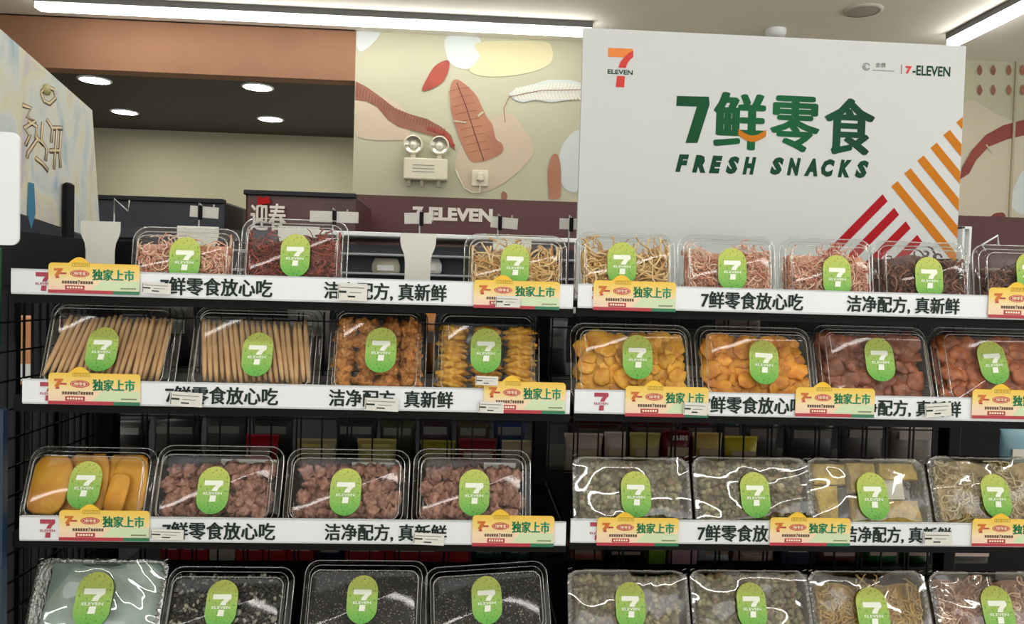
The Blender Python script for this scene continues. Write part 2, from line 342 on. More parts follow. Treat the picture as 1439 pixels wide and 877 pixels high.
# far cabinets in the alcove
def cabinet(name, px0, px1, pt, y, depth, label, m, trim):
    a, c = on_y(px0, pt, y), on_y(px1, pt, y); w, h = c.x-a.x, a.z
    r = root(name, Matrix.Translation((a.x, y, 0)), label, 'cabinet')
    b = MB(); b.bbox(0, w, 0, depth, .1, h, m, .01); b.build('carcass', r)
    b = MB(); b.box(.03, w-.03, .03, depth-.03, 0, .1, black_m); b.build('plinth', r)
    b = MB(); b.bbox(-.004, w+.004, -.02, .02, h-.015, h+.006, trim, .003); b.build('top_trim', r)
    for k in range(2):
        b = MB(); x0 = w*k/2+.01; x1 = w*(k+1)/2-.01; b.bbox(x0, x1, -.025, 0, .14, h-.42, m, .004); d = b.build('door', r)
        b = MB(); xx = x1-.04 if k == 0 else x0+.04; b.tube([(xx, -.05, .7), (xx, -.05, 1.1)], .008, steel_m); b.build('handle', d)
    return r, w, h
cabinet('fridge', 20, 315, 272, 2.15, .6, 'navy fridge header behind the left snack boxes', navy_m, post_m)
r, w, h = cabinet('poster_cabinet', 345, 500, 269, 2.15, .55, 'dark maroon cabinet with festive lettering left of the mural wall', mat('maroon_panel', (86,46,44), .4, noise=3, c2=(62,34,30)), post_m)
b = MB(); b.text('迎春', w*.06, w*.38, h-.17, h-.05, -.022, ltr_m, bold=.03); b.build('front_lettering', r)
b = MB(); b.slab([(w*.12,h-.06),(w*.24,h-.05),(w*.22,h-.02),(w*.17,h-.03),(w*.13,h-.02)], -.027, -.023, red_m); b.build('red_ornament', r)

# dark counter gondola beyond
r = root('counter', Matrix.Translation((0, 1.5, 0)), 'long dark counter with white shelf edges behind the top shelf', 'counter')
x0, x1 = on_y(120, 330, 1.5).x, on_y(812, 330, 1.5).x
zt = on_y(560, 327, 1.5).z
b = MB(); b.box(x0, x1, .1, .4, .08, zt-.04, navy_m); b.build('body', r)
r2 = root('dark_blocker', Matrix.Translation((0, 1.42, 0)), 'dark gondola behind the right shelving bay', 'shelf')  # added dark block, keeps the lit wall from showing through the gaps
b = MB(); b.box(x1+.02, 4.2, 0, .4, .05, Z0-.06, black_m); b.build('blocker_panel', r2)
r3 = root('dark_blocker', Matrix.Translation((0, 1.42, 0)), 'dark gondola far left seen through the wire mesh', 'shelf')
b = MB(); b.box(-3.2, x0-.02, 0, .4, .05, Z0-.02, black_m); b.build('blocker_panel', r3)  # same added block on the left, darkens the view through the mesh
for rr, xa, xb in ((r2, x1+.02, 4.2), (r3, -3.2, x0-.02)):
    for z in (.3, .65, 1.0): b = MB(); b.box(xa, xb, -.04, 0, z, z+.012, post_m); b.build('shelf', rr)
b = MB(); b.bbox(on_y(420,330,1.5).x, x1, 0, .45, zt-.016, zt, white_m, .003); b.build('worktop', r)
b = MB(); b.bbox(x0, on_y(420,330,1.5).x, -.01, .45, zt-.05, zt-.01, navy_m, .003); b.build('worktop', r)
for py in (357, 384):
    z = on_y(560, py, 1.5).z; b = MB(); b.bbox(x0, x1, .0, .12, z-.008, z, mat('shelf_edge', (150,154,158), .4), .002); b.build('shelf', r)
for i, (px, c) in enumerate(((455,(196,180,80)),(600,(220,220,214)),(700,(200,204,206)),(540,(190,186,160)),(380,(180,60,50)))):
    p = on_y(px, 384, 1.5); hh = .055
    rr = root('snack_packet', Matrix.Translation((p.x, 1.56, p.z)), ('yellow','white','pale grey','cream','red')[i]+' packet lying on the far dark counter shelf', 'packet')
    b = MB(); b.loft([[(x*s, y*s*.7, z) for x, y in ((-.05,-.02),(0,-.03),(.05,-.02),(.05,.02),(0,.03),(-.05,.02))] for z, s in ((0,.9),(.01,1),(hh*.6,1),(hh,.8))], mat('packet_%d' % i, c, .4), cap0=True, cap1=True); b.build('pouch', rr)
    b = MB(); b.box(-.03, .03, -.024, -.0225, .01, .03, white_m); b.build('printed_panel', rr)

def px_x(px, z, y):
    """x of the point of plane y at height z seen in column px"""
    a, c = -2., 4.
    for _ in range(40):
        m = (a+c)/2
        if project(Vector((m, y, z)))[0] < px: a = m
        else: c = m
    return a
def logo(b, x0, x1, z0, z1, y, mo, mr, mt):
    S = lambda pts: [(x0+(x1-x0)*p, z0+(z1-z0)*q) for p, q in pts]
    b.poly(S([(0,1),(0,.77),(.72,.77),(.98,.95),(.98,1)]), y, mo)
    b.poly(S([(.42,.5),(.72,.5),(.78,.62),(.88,.72),(1,.79),(1,.95),(.84,.9),(.66,.79),(.5,.66)]), y-.0002, mr)
    b.poly(S([(.34,.0),(.68,0),(.70,.29),(.38,.29)]), y, mr)
    b.text('ELEVEN', x0-(x1-x0)*.0, x1+(x1-x0)*.0, z0+(z1-z0)*.33, z0+(z1-z0)*.45, y-.0003, mt, off=.02)
# ================================================================== the shelving
ROWZ = [[0, -.17708, -.40072, -.60], [.002, -.17538, -.3953, -.60]]
ROWZ = [[z+Z0 for z in q] for q in ROWZ]
BX = [(-.012, .898), (.904, 1.82)]
def shelf_unit(k, label):
    x0, x1 = BX[k]; r = root('shelving_unit', Matrix.Translation((x0, 0, 0)), label, 'shelf'); w = x1-x0
    for rw in range(4):
        z = ROWZ[k][rw]
        b = MB(); b.box(0, w, .006, .37, z, z+.012, black_m); b.box(0, w, .006, .02, z-.014, z, black_m); b.build('shelf', r)
        if rw: b = MB(); b.box(0, w, .38, .76, z+.0, z+.012, black_m); b.build('rear_shelf', r)
        if rw < 3:
            xa = (x0, on_y(33,545,0).x, on_y(29,740,0).x)[rw]-x0 if k == 0 else 0
            b = MB(); b.loft([[(x, y, z+zz) for y, zz in ((.004,0),(-.002,0),(-.0035,.003),(-.0035,.037),(-.002,.04),(.004,.04))] for x in (xa, w-.002)], rail_m, cap0=True, cap1=True, smooth=False)
            rail = b.build('price_rail', r)
            b = MB(); b.box(xa, w-.002, -.0042, -.0036, z+.0395, z+.041, mat('rail_lip', (196,204,210), .2)); b.build('clear_lip', rail)
            txt = [[(225,383),(455,628)],[(232,391),(462,637)],[(228,387),(456,628)]] if k == 0 else [[(985,1129),(1190,1349)],[(987,1132),(1190,1351)],[(980,1124),(1185,1337)]]
            for t, (a, c) in zip(('7鲜零食放心吃', '洁净配方, 真新鲜'), txt[rw]):
                b = MB(); yr = -.0045; b.text(t, on_y(a,0,yr).x-x0 if 0 else px_x(a,z+.02,yr)-x0, px_x(c,z+.02,yr)-x0, z+.005, z+.0345, yr, char_m, bold=.034); b.build('rail_lettering', rail)
            lx = ((50,56,56),(832,835,829))[k][rw]; a = px_x(lx, z+.02, -.0045)-x0
            b = MB(); logo(b, a, a+.024, z+.006, z+.036, -.0045, plum_logo, plum_logo, plum_logo); b.build('rail_logo', rail)
    # uprights, feet and wire grid
    for xx in ((-.03, w-.0) if k == 0 else (w-.03,)):
        if k == 0 and xx > 0: xx = w-.03
        b = MB(); b.bbox(xx, xx+.03, .355, .395, .04, Z0+.02, black_m, .003); b.build('upright', r)
    b = MB(); b.box(0, w, .02, .7, .02, .12, black_m); b.build('base', r)
    b = MB(); zt = Z0+(-.03 if k == 0 else .0); n = int(w/.052)
    for i in range(n+1):
        x = i*w/n; b.box(x-.0016, x+.0016, .372, .3752, .12, zt, wire_m)
        if i % 2 and i < n: b.box(x+.0074, x+.0106, .372, .3752, .12, zt, wire_m)
    z = .2
    while z < zt: b.box(0, w, .3755, .379, z-.0016, z+.0016, wire_m); z += .1045
    tag(b.build('wire_grid', r), kind='stuff')
    return r
shelf_unit(0, 'left bay of black shelving with white lettered price rails')
shelf_unit(1, 'right bay of black shelving with white lettered price rails')

# left side: wire end panel, post, illustrated board, white card
r = root('end_panel', Matrix.Translation((-.055, 0, 0)), 'black wire mesh end panel at the left of the shelving', 'mesh panel')
b = MB()
for y in (.0, .37): b.bbox(-.012, .012, y, y+.02, .0, Z0+.01, post_m, .003)
b.build('frame', r)
b = MB(); z = .3
while z < Z0-.01: b.box(-.0015, .0015, .02, .37, z-.0015, z+.0015, wire_m); z += .05
for i in range(14): b.box(-.0016, .0016, .035+i*.025, .0382+i*.025, .1, Z0, wire_m)
tag(b.build('wire_mesh', r), kind='stuff')
r = root('side_rail', Matrix.Translation((-.1, 0, 0)), 'black sloping ledge under the illustrated board at far left', 'rail')
XP = -.1
A, B_, C_, D_ = on_x(-40, 8, XP), on_x(127, 155, XP), on_x(139, 338, XP), on_x(-40, 278, XP)
b = MB(); zb = D_.z; b.box(-.03, .03, D_.y, C_.y+.03, C_.z-.1, min(C_.z, zb)-.004, post_m); b.box(-.025, .12, C_.y, C_.y+.05, C_.z-.09, C_.z+.0, black_m); b.build('ledge', r)
for i in range(3):
    b = MB(); y = D_.y+(C_.y-D_.y)*(.2+.3*i); b.box(-.02, .02, y, y+.02, .2, C_.z-.1, post_m); b.build('bracket', r)
b = MB(); p, q = on_x(97, 257, -.085), on_x(97, 331, -.085); b.bbox(.006, .022, p.y-.012, p.y+.012, q.z-.02, p.z, black_m, .004); b.build('board_clamp', r)
r = root('illustrated_board', Matrix.Translation((XP, 0, 0)), 'pastel illustrated board with outlined lettering at far left', 'sign board')
def art():
    m = bpy.data.materials.new('pastel_artwork'); m.use_nodes = True; nt = m.node_tree; bs = nt.nodes['Principled BSDF']; N = nt.nodes.new; L = nt.links.new
    tc = N('ShaderNodeTexCoord'); mp = N('ShaderNodeMapping'); mp.inputs['Scale'].default_value = (1, 9, 4.5); n = N('ShaderNodeTexNoise'); n.inputs['Scale'].default_value = 1.6; n.inputs['Detail'].default_value = 5; n.inputs['Distortion'].default_value = .8
    cr = N('ShaderNodeValToRGB'); el = cr.color_ramp.elements; st = [(.28,(150,176,186)),(.38,(188,200,202)),(.48,(208,212,206)),(.56,(212,210,182)),(.64,(204,196,190)),(.74,(190,186,196))]
    while len(el) < len(st): el.new(.5)
    for e, (p, c) in zip(el, st): e.position = p; e.color = (*lin(c), 1)
    L(tc.outputs['Object'], mp.inputs[0]); L(mp.outputs[0], n.inputs['Vector']); L(n.outputs['Fac'], cr.inputs[0]); L(cr.outputs[0], bs.inputs['Base Color']); bs.inputs['Roughness'].default_value = .25; return m
art_m = art()
P = [A, B_, C_, D_]; v = [(-.004, q.y, q.z) for q in P] + [(.004, q.y, q.z) for q in P]
b = MB(); b.add(v, [(0,1,2,3), (7,6,5,4), (0,4,5,1), (1,5,6,2), (2,6,7,3), (3,7,4,0)], art_m); b.build('panel', r)
b = MB(); ink = mat('ink_brown', (120,96,70), .5); fillc = mat('ink_cream', (214,196,160), .5)
def sline(bm, pts, w, m, x):
    q = [on_x(a, c, XP+x) for a, c in pts]; bm.tube([(0, v.y, v.z) for v in q], w, m, 6, T=Matrix.Translation((x, 0, 0)) @ Matrix.Diagonal((.1, 1, 1, 1)))
strokes = [[(32,148),(44,152),(38,164),(50,170),(34,180),(42,190),(36,204)], [(40,170),(52,178),(50,192),(62,204),(52,196),(40,214),(38,222)], [(58,130),(66,122),(76,126),(78,138),(70,146),(62,142),(58,130)],
           [(60,172),(58,196),(66,210),(64,226)], [(66,168),(74,180),(72,200)], [(72,180),(88,180)], [(80,182),(78,210),(76,238)], [(70,212),(84,212)], [(86,184),(84,214),(85,236)], [(50,222),(60,230),(68,240)]]
for s_ in strokes: sline(b, s_, .0052, ink, .0045)
for s_ in strokes: sline(b, s_, .0030, fillc, .0056)
b.build('outlined_lettering', r)
blu = mat('art_blue', (58,124,158), .4)
b = MB(); q = [on_x(a, c, XP+.005) for a, c in ((40,256),(48,258),(50,300),(44,322),(38,300))]; b.add([(.0052, v.y, v.z) for v in q], [tuple(range(5))], blu)
b.build('painted_figure', r)
b = MB(); q = on_x(66, 128, XP); b.tube([(.003, q.y-.012, q.z), (.008, q.y-.012, q.z)], .011, mat('art_olive', (170,164,108), .5), 16); b.build('painted_sun', r)
p = on_y(2, 700, -.02); r = root('blue_post', Matrix.Translation((p.x-.03, -.02, 0)), 'dark blue metal post at the far left edge below the rails', 'post')
b = MB(); b.bbox(0, .03, 0, .02, 0, on_y(5, 575, -.02).z, mat('post_blue', (30,52,74), .4), .003); b.build('post', r)
b = MB()
for i in range(12): b.box(.012, .018, -.0006, 0, .3+i*.05, .32+i*.05, black_m)
tag(b.build('slots', r), kind='stuff')
# white rounded card, near far left
p = on_y(27, 345, -.06); r = root('hanging_card', Matrix.Translation((p.x, -.06, p.z)), 'blank white card with rounded corners cut off by the left edge', 'card')
hh = on_y(14, 186, -.06).z-p.z
b = MB(); b.slab(rrect(-.16, .0, 0, hh, .012), -.002, .002, mat('blank_card', (228,234,238), .4)); b.build('card', r)
b = MB(); b.tube([(-.08, .004, hh-.01), (-.08, .05, hh-.01), (-.08, .06, hh-.3), (-.08, .06, -1.15)], .003, steel_m); b.build('stand', r)
p = on_y(3, 400, .06); r = root('green_carton', Matrix.Translation((p.x-.05, .05, Z0-.09)), 'dark green carton edge below the white card at far left', 'carton')
b = MB(); b.bbox(0, .049, 0, .012, 0, on_y(3,348,.05).z-Z0+.09, mat('carton_green', (22,84,52), .5), .002); b.build('carton', r)
b = MB(); b.box(.006, .04, -.001, -.0002, .01, .03, white_m); b.build('printed_panel', r)
p = on_y(35, 470, .6); r = root('orange_carton', Matrix.Translation((p.x-.07, .6, p.z-.12)), 'orange and white carton seen through the wire mesh at left', 'carton')
b = MB(); b.bbox(-.05, .12, 0, .1, 0, .16, mat('carton_orange', (206,140,92), .5), .003); b.build('carton', r)
b = MB(); b.box(-.045, .115, -.001, -.0002, .01, .05, white_m); b.build('printed_panel', r)

# ================================================================== white board sign
YP = .335
pl, pr, pt, ptr = on_y(819, 345, YP), on_y(1351, 345, YP), on_y(820, 38, YP), on_y(1360, 66, YP)
zb = ROWZ[1][0]+.0125; zt = (pt.z+ptr.z)/2
x0, x1 = pt.x, ptr.x-.004
r = root('sign_board', Matrix.Translation((0, YP, 0)), 'large white foam board with green lettering and orange and red stripes', 'sign')
b = MB(); b.box(x0, x1, 0, .012, zb, zt, edge_m); b.box(x0, x1, -.0006, 0, zb, zt, board_m); b.build('panel', r)
def pq(px, py): v = on_y(px, py, YP); return v.x, v.z
def ptext(nm, t, px0, py0, px1, py1, m, **k):
    a = pq(px0, (py0+py1)/2+0); c = pq(px1, (py0+py1)/2); mid = (px0+px1)/2
    b = MB(); b.text(t, a[0], c[0], pq(mid, py1)[1], pq(mid, py0)[1], -.0012, m, **k); return b.build(nm, r)
def sheared(nm, items, m, shx=0.):
    pass
green2 = gradient('board_green', [(0,(0,70,36)), (.5,(0,96,52)), (1,(0,54,34))], pq(950,200)[0], pq(1225,200)[0], .5, axis='X')
b = MB(); b.poly([pq(*q) for q in reversed([(951,135),(996,136),(997,147),(980,201),(963,201),(979,150),(950,149)])], -.0012, green2); b.build('numeral', r)
for ch, a, c, d, e in (('鲜',1002,130,1077,211),('零',1082,135,1152,214),('食',1158,138,1229,218)):
    ptext('character', ch, a, c, d, e, green2, bold=.042)
b = MB(); arc = [(1037+i*3.9, 181+9*math.sin(PI*i/10)+i*.15) for i in range(11)]
b.poly([pq(*q) for q in [(x, y+9) for x, y in arc] + [(x, y) for x, y in reversed(arc)]], -.0022, orange_m); b.build('smile', r)
for wd_, a, c, d, e in (('FRESH',949,217,1067,245),('SNACKS',1082,221,1225,251)):
    n = len(wd_); sp = (d-a)/n
    for i, ch in enumerate(wd_): ptext('letter', ch, a+i*sp, c+i*(.9), a+(i+.8)*sp, c+25+i*.9, dgreen_m, shear=.25, off=.075)
b = MB(); a, c = pq(853, 122), pq(890, 69); logo(b, a[0], c[0], a[1], c[1], -.0012, logo_o, logo_r, dgreen_m); b.build('shop_logo', r)
ptext('number', '7', 1272, 93, 1281, 104, logo_r, off=.06); ptext('shop_name', '-ELEVEN', 1282, 93, 1335, 107, dgreen_m, off=.025)
b = MB(); a = pq(1266, 91); c = pq(1267, 104); b.box(a[0], c[0], -.001, -.0006, c[1], a[1], grey_m); b.build('divider', r)
b = MB()
for rr, a0, a1, sx in ((5.6,.4,3.6,0),(5.6,3.8,6.0,0),(3.2,1.2,4.4,0)):
    pts = [(1217+rr*math.cos(a0+(a1-a0)*i/10), 94+rr*math.sin(a0+(a1-a0)*i/10)) for i in range(11)]; pin = [(1217+(rr-1.8)*math.cos(a0+(a1-a0)*i/10), 94+(rr-1.8)*math.sin(a0+(a1-a0)*i/10)) for i in range(11)]
    b.poly([pq(*q) for q in pts + pin[::-1]], -.0012, darkred_m if 0 else grey_m)
b.build('swirl_emblem', r)
ptext('small_characters', '金鼎', 1230, 88, 1244, 95, grey_m, bold=.01)
b = MB(); a, c = pq(1226, 98), pq(1257, 101)
for i in range(12): t = a[0]+(c[0]-a[0])*i/12; b.box(t, t+(c[0]-a[0])/18, -.001, -.0006, c[1], a[1], grey_m)
tag(b.build('small_print', r), kind='stuff')
# stripes, clipped at the board edge
def clip(pts, xmax, zmin):
    def cut(P, inside, inter):
        out = []
        for i in range(len(P)):
            a, c = P[i-1], P[i]
            if inside(c) != inside(a): out.append(inter(a, c))
            if inside(c): out.append(c)
        return out
    P = cut(pts, lambda p: p[0] <= xmax, lambda a, c: (xmax, a[1]+(c[1]-a[1])*(xmax-a[0])/(c[0]-a[0])))
    return cut(P, lambda p: p[1] >= zmin, lambda a, c: (a[0]+(c[0]-a[0])*(zmin-a[1])/(c[1]-a[1]), zmin))
def stripe(q, m):
    P = clip([pq(*v) for v in reversed(q)], x1-.0005, zb+.001)
    if len(P) > 2: b = MB(); b.poly(P, -.0012, m); b.build('stripe', r)
for i in range(7):
    ex, ey = 1252+i*18.3, 262-i*18.0   # upper left corner of each orange stripe
    stripe([(ex, ey), (ex+9, ey-7.5), (ex+9+130, ey-7.5+160), (ex+130, ey+160)], orange_m)
for i in range(4):
    ex, ey = 1240+i*16.2, 273+i*19
    stripe([(ex, ey), (ex+7, ey+10), (ex+7-140, ey+10+142), (ex-140, ey+142)], red_m)
ptm = None
# white brace behind the board, right
p = on_y(1370, 345, .36); r = root('board_stand', Matrix.Translation((p.x, .34, Z0)), 'white wire bracket beside the right edge of the white board', 'bracket')
b = MB(); L0 = lambda px, py: tuple(on_y(px, py, .36)-Vector((p.x, .34, Z0)))
b.tube([L0(1385,352), L0(1380,344), L0(1402,331), L0(1403,345)], .0022, white_m); b.build('wire_arm', r)
b = MB(); a = L0(1353,318); c = L0(1362,345); b.bbox(a[0], a[0]+.006, a[1], a[1]+.02, min(c[2]-.04, .013), a[2], white_m, .001); b.bbox(c[0]-.001, c[0]+.005, a[1], a[1]+.02, c[2]-.04, a[2], white_m, .001); b.bbox(a[0], c[0], a[1], a[1]+.02, a[2]-.006, a[2], white_m, .001); b.build('clip', r)

# white tongue cards standing behind the top left boxes
for i, (px, py, hw) in enumerate(((141,311,28),(278,318,29),(420,318,29),(588,328,25),(720,334,27))):
    y = .19; p = on_y(px, py, y); s = (on_y(px+hw, py, y).x-p.x); z1 = p.z; z0 = ROWZ[0][0]+.0122; hh = z1-z0
    r = root('tongue_card', Matrix.Translation((p.x, y, z0)), ('white tongue-shaped card in the empty slot at the left end of the top shelf','white tongue-shaped card behind the pink shreds at top left','white tongue-shaped card behind the dark red jerky at top left','white tongue-shaped card in the empty middle slot of the top shelf','white tongue-shaped card behind the tan strips at the left bay end')[i], 'card', 'white cards on the top shelf')
    b = MB(); prof = [(1,hh),(1,hh-.018),(.93,hh-.028),(.78,hh-.04),(.72,hh-.055),(.72,0)]
    pts = [(x*s, z) for x, z in prof]; pts = [(-x, z) for x, z in pts[::-1]] + pts if 0 else [(x, z) for x, z in pts][::-1] + [(-x, z) for x, z in pts]
    b.slab(pts, 0, .002, card_m); b.build('card', r)
    b = MB(); b.box(-s*.6, s*.6, .0021, .03, 0, .002, card_m); b.build('foot', r)
# clip-on tag holders on the far edge of the top shelf
for i, (px, py, w2, tl, lb) in enumerate(((163,292,4,0,'bare'),(282,298,20,.05,'first'),(470,305,34,0,'wide'),(592,307,19,-.04,'third'),(702,313,19,.06,'fourth'),(802,315,16,0,'fifth'))):
    y = .70; p = on_y(px, py, y); s = on_y(px+w2, py, y).x-p.x; zf = Z0
    r = root('tag_holder', Matrix.Translation((p.x, y, zf)), ('bare wire tag holder at far left of the rear shelf edge','wire clip with white tag behind the pink shreds','wire clip with wide white tag behind the jerky box','wire clip with white tag below the maroon wall lettering','wire clip with white tag right of the maroon wall lettering','wire clip with white tag beside the large white board')[i], 'tag holder', 'tag holders along the rear edge')
    h = p.z-zf; b = MB(); b.tube([(-.004, 0, -.02), (-.004, 0, h-.02), (-.004, 0, h+.022), (.03, 0, h-.008), (.032, 0, h+.02)], .0022, steel_m, 5); b.build('wire', r)
    b = MB(); b.bbox(-.02, .02, -.01, .01, -.03, -.012, white_m, .002); b.build('base_clip', r)
    if i:
        b = MB(); T = Matrix.Rotation(tl, 4, 'Y'); b.box(-s, s, -.004, -.003, h-.014, h+.014, card_m, T=T); b.build('tag', r)
        b = MB(); b.box(-.004, .006, -.008, -.004, h-.02, h+.016, black_m); b.build('hook', r)
r = root('rear_rail', Matrix.Translation((0, .70, Z0)), 'dark top rail running along the rear edge of the shelving', 'rail')
b = MB(); b.bbox(-.35, 1.95, -.012, .012, -.06, -.03, black_m, .002); b.build('bar', r)

# ================================================================== promo tags and price labels
cardg = gradient('promo_card', [(0,(240,206,190)), (.35,(244,222,186)), (.62,(240,214,130)), (1,(240,196,64))], 0, .052, .35)
teal = gradient('promo_teal', [(0,(0,112,72)), (1,(0,150,120))], .07, .14, .4, axis='X')
oval_m = mat('oval_red', (196,64,44), .4); tred = mat('tag_red', (178,52,64), .4); tgreen = mat('tag_green', (40,122,84), .4); cr_m = mat('crown_gold', (176,150,30), .5); tbr = mat('tag_brown', (96,74,60), .5); tcream = mat('tag_cream', (246,236,206), .4)
pale = mat('tag_pale_green', (206,226,186), .4)
def promo_mesh():
    w, h = .146, .052; out = []
    pts = rrect(0, w, 0, h-.004, .006, 4); n = 5
    body = [p for p in pts if not (p[1] > h-.0045 and .026 < p[0] < .07)]
    k = [i for i, p in enumerate(pts) if p[0] < .03 and p[1] >= h-.0045][0]   # first point of the upper left corner
    bump = [(.066-.034*i/8, h-.004+.0095*math.sin(PI*i/8)) for i in range(9)]
    outline = pts[:k] + bump + pts[k:]
    b = MB(); b.slab(outline, -.0006, .0006, cardg); out.append(('tag_card', b))
    b = MB(); b.poly([(.07,.006),(.145,.006),(.145,.021),(.085,.021)], -.0008, pale); b.box(0, w*.71, -.0011, -.0007, 0, .0052, tred); b.box(w*.71, w, -.0011, -.0007, 0, .0052, tgreen); out.append(('colour_strip', b))
    b = MB(); e = [(.050+.0155*math.cos(a*PI/12), .0315+.0058*math.sin(a*PI/12)) for a in range(24)]; b.poly(e, -.0009, oval_m)
    e2 = [(.050+.0135*math.cos(a*PI/12), .0315+.0046*math.sin(a*PI/12)) for a in range(24)]
    for i in range(24): b.poly([e2[i], e2[(i+1)%24], ((e2[(i+1)%24][0]-.05)*.95+.05, (e2[(i+1)%24][1]-.0315)*.92+.0315), ((e2[i][0]-.05)*.95+.05, (e2[i][1]-.0315)*.92+.0315)], -.0011, tcream)
    b.text('7鲜零食', .040, .060, .0288, .0342, -.0012, tcream, bold=.02); out.append(('oval_badge', b))
    b = MB(); b.text('7', .009, .024, .026, .039, -.001, mat('tag_orange', (206,110,40), .4), bold=.03, off=.06); b.poly([(.011,.0235),(.018,.0235),(.016,.028),(.013,.028)], -.001, tred); b.box(.019, .029, -.001, -.0007, .030, .0325, tred)
    out.append(('numeral', b))
    b = MB(); b.text('独家上市', .070, .138, .0215, .0395, -.001, teal, bold=.04); out.append(('headline', b))
    b = MB()
    for i in range(5): x = .038+i*.0058; b.box(x, x+.0042, -.001, -.0006, .0425, .0432, cr_m); b.box(x, x+.0008, -.001, -.0006, .0425, .0475, cr_m); b.box(x+.0034, x+.0042, -.001, -.0006, .0425, .0475, cr_m)
    b.box(.038, .0655, -.001, -.0006, .0478, .0485, cr_m); out.append(('crown_outline', b))
    b = MB()
    for i in range(12):
        if i != 6: x = .022+i*.0042; b.box(x, x+.0032, -.001, -.0006, .0152, .0196, tbr)
    b.text('7', .0472, .0508, .0144, .0206, -.001, tbr, off=.04)
    for i in range(9): x = .116+i*.0028; b.box(x, x+.002, -.001, -.0006, .0085, .0105, tbr)
    b.box(.027, .058, -.0011, -.0006, .0058, .0125, tred)
    for i in range(6): x = .030+i*.0044; b.box(x, x+.003, -.0013, -.0009, .0078, .0108, tcream)
    out.append(('small_print', b)); return out
PM = promo_mesh(); PD = None
def promo(px0, px1, py0, py1, label):
    global PD
    y = -.006; mid = (py0+py1)/2; a = on_y(px0, py1, y); w = on_y(px1, mid, y).x-on_y(px0, mid, y).x; zt = on_y((px0+px1)/2, py0, y).z; zb_ = on_y((px0+px1)/2, py1, y).z
    M = Matrix.Translation((a.x, y, zb_)) @ Matrix.Diagonal((w/.146, 1, (zt-zb_)/.0575, 1))
    r = root('promo_tag', M, label, 'price tag', 'yellow promotion tags on the rails')
    if PD is None:
        PD = []
        for n, b in PM:
            c = b.build(n, r); PD.append((n, c.data))
            if n in ('small_print', 'crown_outline'): tag(c, kind='stuff')
    else:
        for n, d in PD:
            c = link(n, d, r)
            if n in ('small_print', 'crown_outline'): tag(c, kind='stuff')
    b = MB(); b.box(.06, .075, .0006, .003, .006, .02, white_m); b.build('clip', r)
for a in ((68,196,362,413,'glare-washed yellow promo tag at the left end of the top left rail'),
          (665,786,387,434,'yellow promo tag at the right end of the top left rail, under tan strips'),
          (833,949,387,437,'yellow promo tag at the left end of the top right rail'),
          (1388,1504,397,448,'yellow promo tag at the right end of the top right rail'),
          (68,197,516,569,'yellow promo tag under the right-leaning biscuit sticks'),
          (679,794,528,581,'yellow promo tag under the golden rolls'),
          (878,995,535,586,'yellow promo tag under the left box of dried mango chips'),
          (1117,1228,537,586,'yellow promo tag between mango chips and brown fruit on the second rail'),
          (1365,1482,540,589,'yellow promo tag at the right end of the second right rail'),
          (83,210,709,760,'yellow promo tag under the yellow mango slabs'),
          (663,778,716,768,'yellow promo tag under the rightmost box of sugared plums'),
          (838,953,720,767,'yellow promo tag under the left film-topped tray of the third row'),
          (1081,1194,720,767,'yellow promo tag under the glossy second film-topped tray of the third row'),
          (1365,1482,722,768,'yellow promo tag at the right end of the third right rail')): promo(*a)
for px0, px1, py0, py1, rot, label in ((199,240,398,412,.03,'small price label right of the top left promo tag'), (474,516,399,422,.02,'small price label over the lettering of the top left rail'), (696,731,417,432,.0,'small price label over the promo tag under the tan strips'),
        (238,284,551,570,.05,'small price label over the lettering under the stick boxes'), (512,560,560,577,.03,'small price label under the flaky orange snack'), (672,708,565,580,.02,'small price label at the lower left of the golden roll promo tag'),
        (668,700,529,541,.02,'small price label above the promo tag at the golden rolls'), (960,994,566,583,.03,'small price label under the left mango chips tag'), (1300,1338,569,587,-.08,'small tilted price label under the brown fruit'),
        (211,258,744,758,.03,'small price label right of the mango slab promo tag'), (580,624,749,765,.04,'small price label under the sugared plums'), (1297,1338,748,766,.0,'small price label under the third right tray')):
    y = -.0105; a = on_y(px0, py1, y); c = on_y(px1, py0, y); w, h = c.x-a.x, c.z-a.z
    zb2 = on_y((px0+px1)/2, py1, y).z
    r = root('price_label', Matrix.Translation((a.x, y, zb2)) @ Matrix.Rotation(rot, 4, 'Y'), label, 'label', 'small white price labels')
    b = MB(); b.box(0, w, -.0003, .0003, 0, h, card_m); b.build('paper', r)
    b = MB(); b.box(w*.08, w*.9, -.0005, -.0003, h*.72, h*.78, grey_m); b.box(w*.05, w*.3, -.0005, -.0003, h*.42, h*.55, char_m); b.box(w*.4, w*.8, -.0005, -.0003, h*.45, h*.5, grey_m); b.box(w*.35, w*.6, -.0005, -.0003, h*.18, h*.28, char_m); b.box(w*.02, w*.05, -.0005, -.0003, h*.1, h*.9, grey_m)
    tag(b.build('small_print', r), kind='stuff')

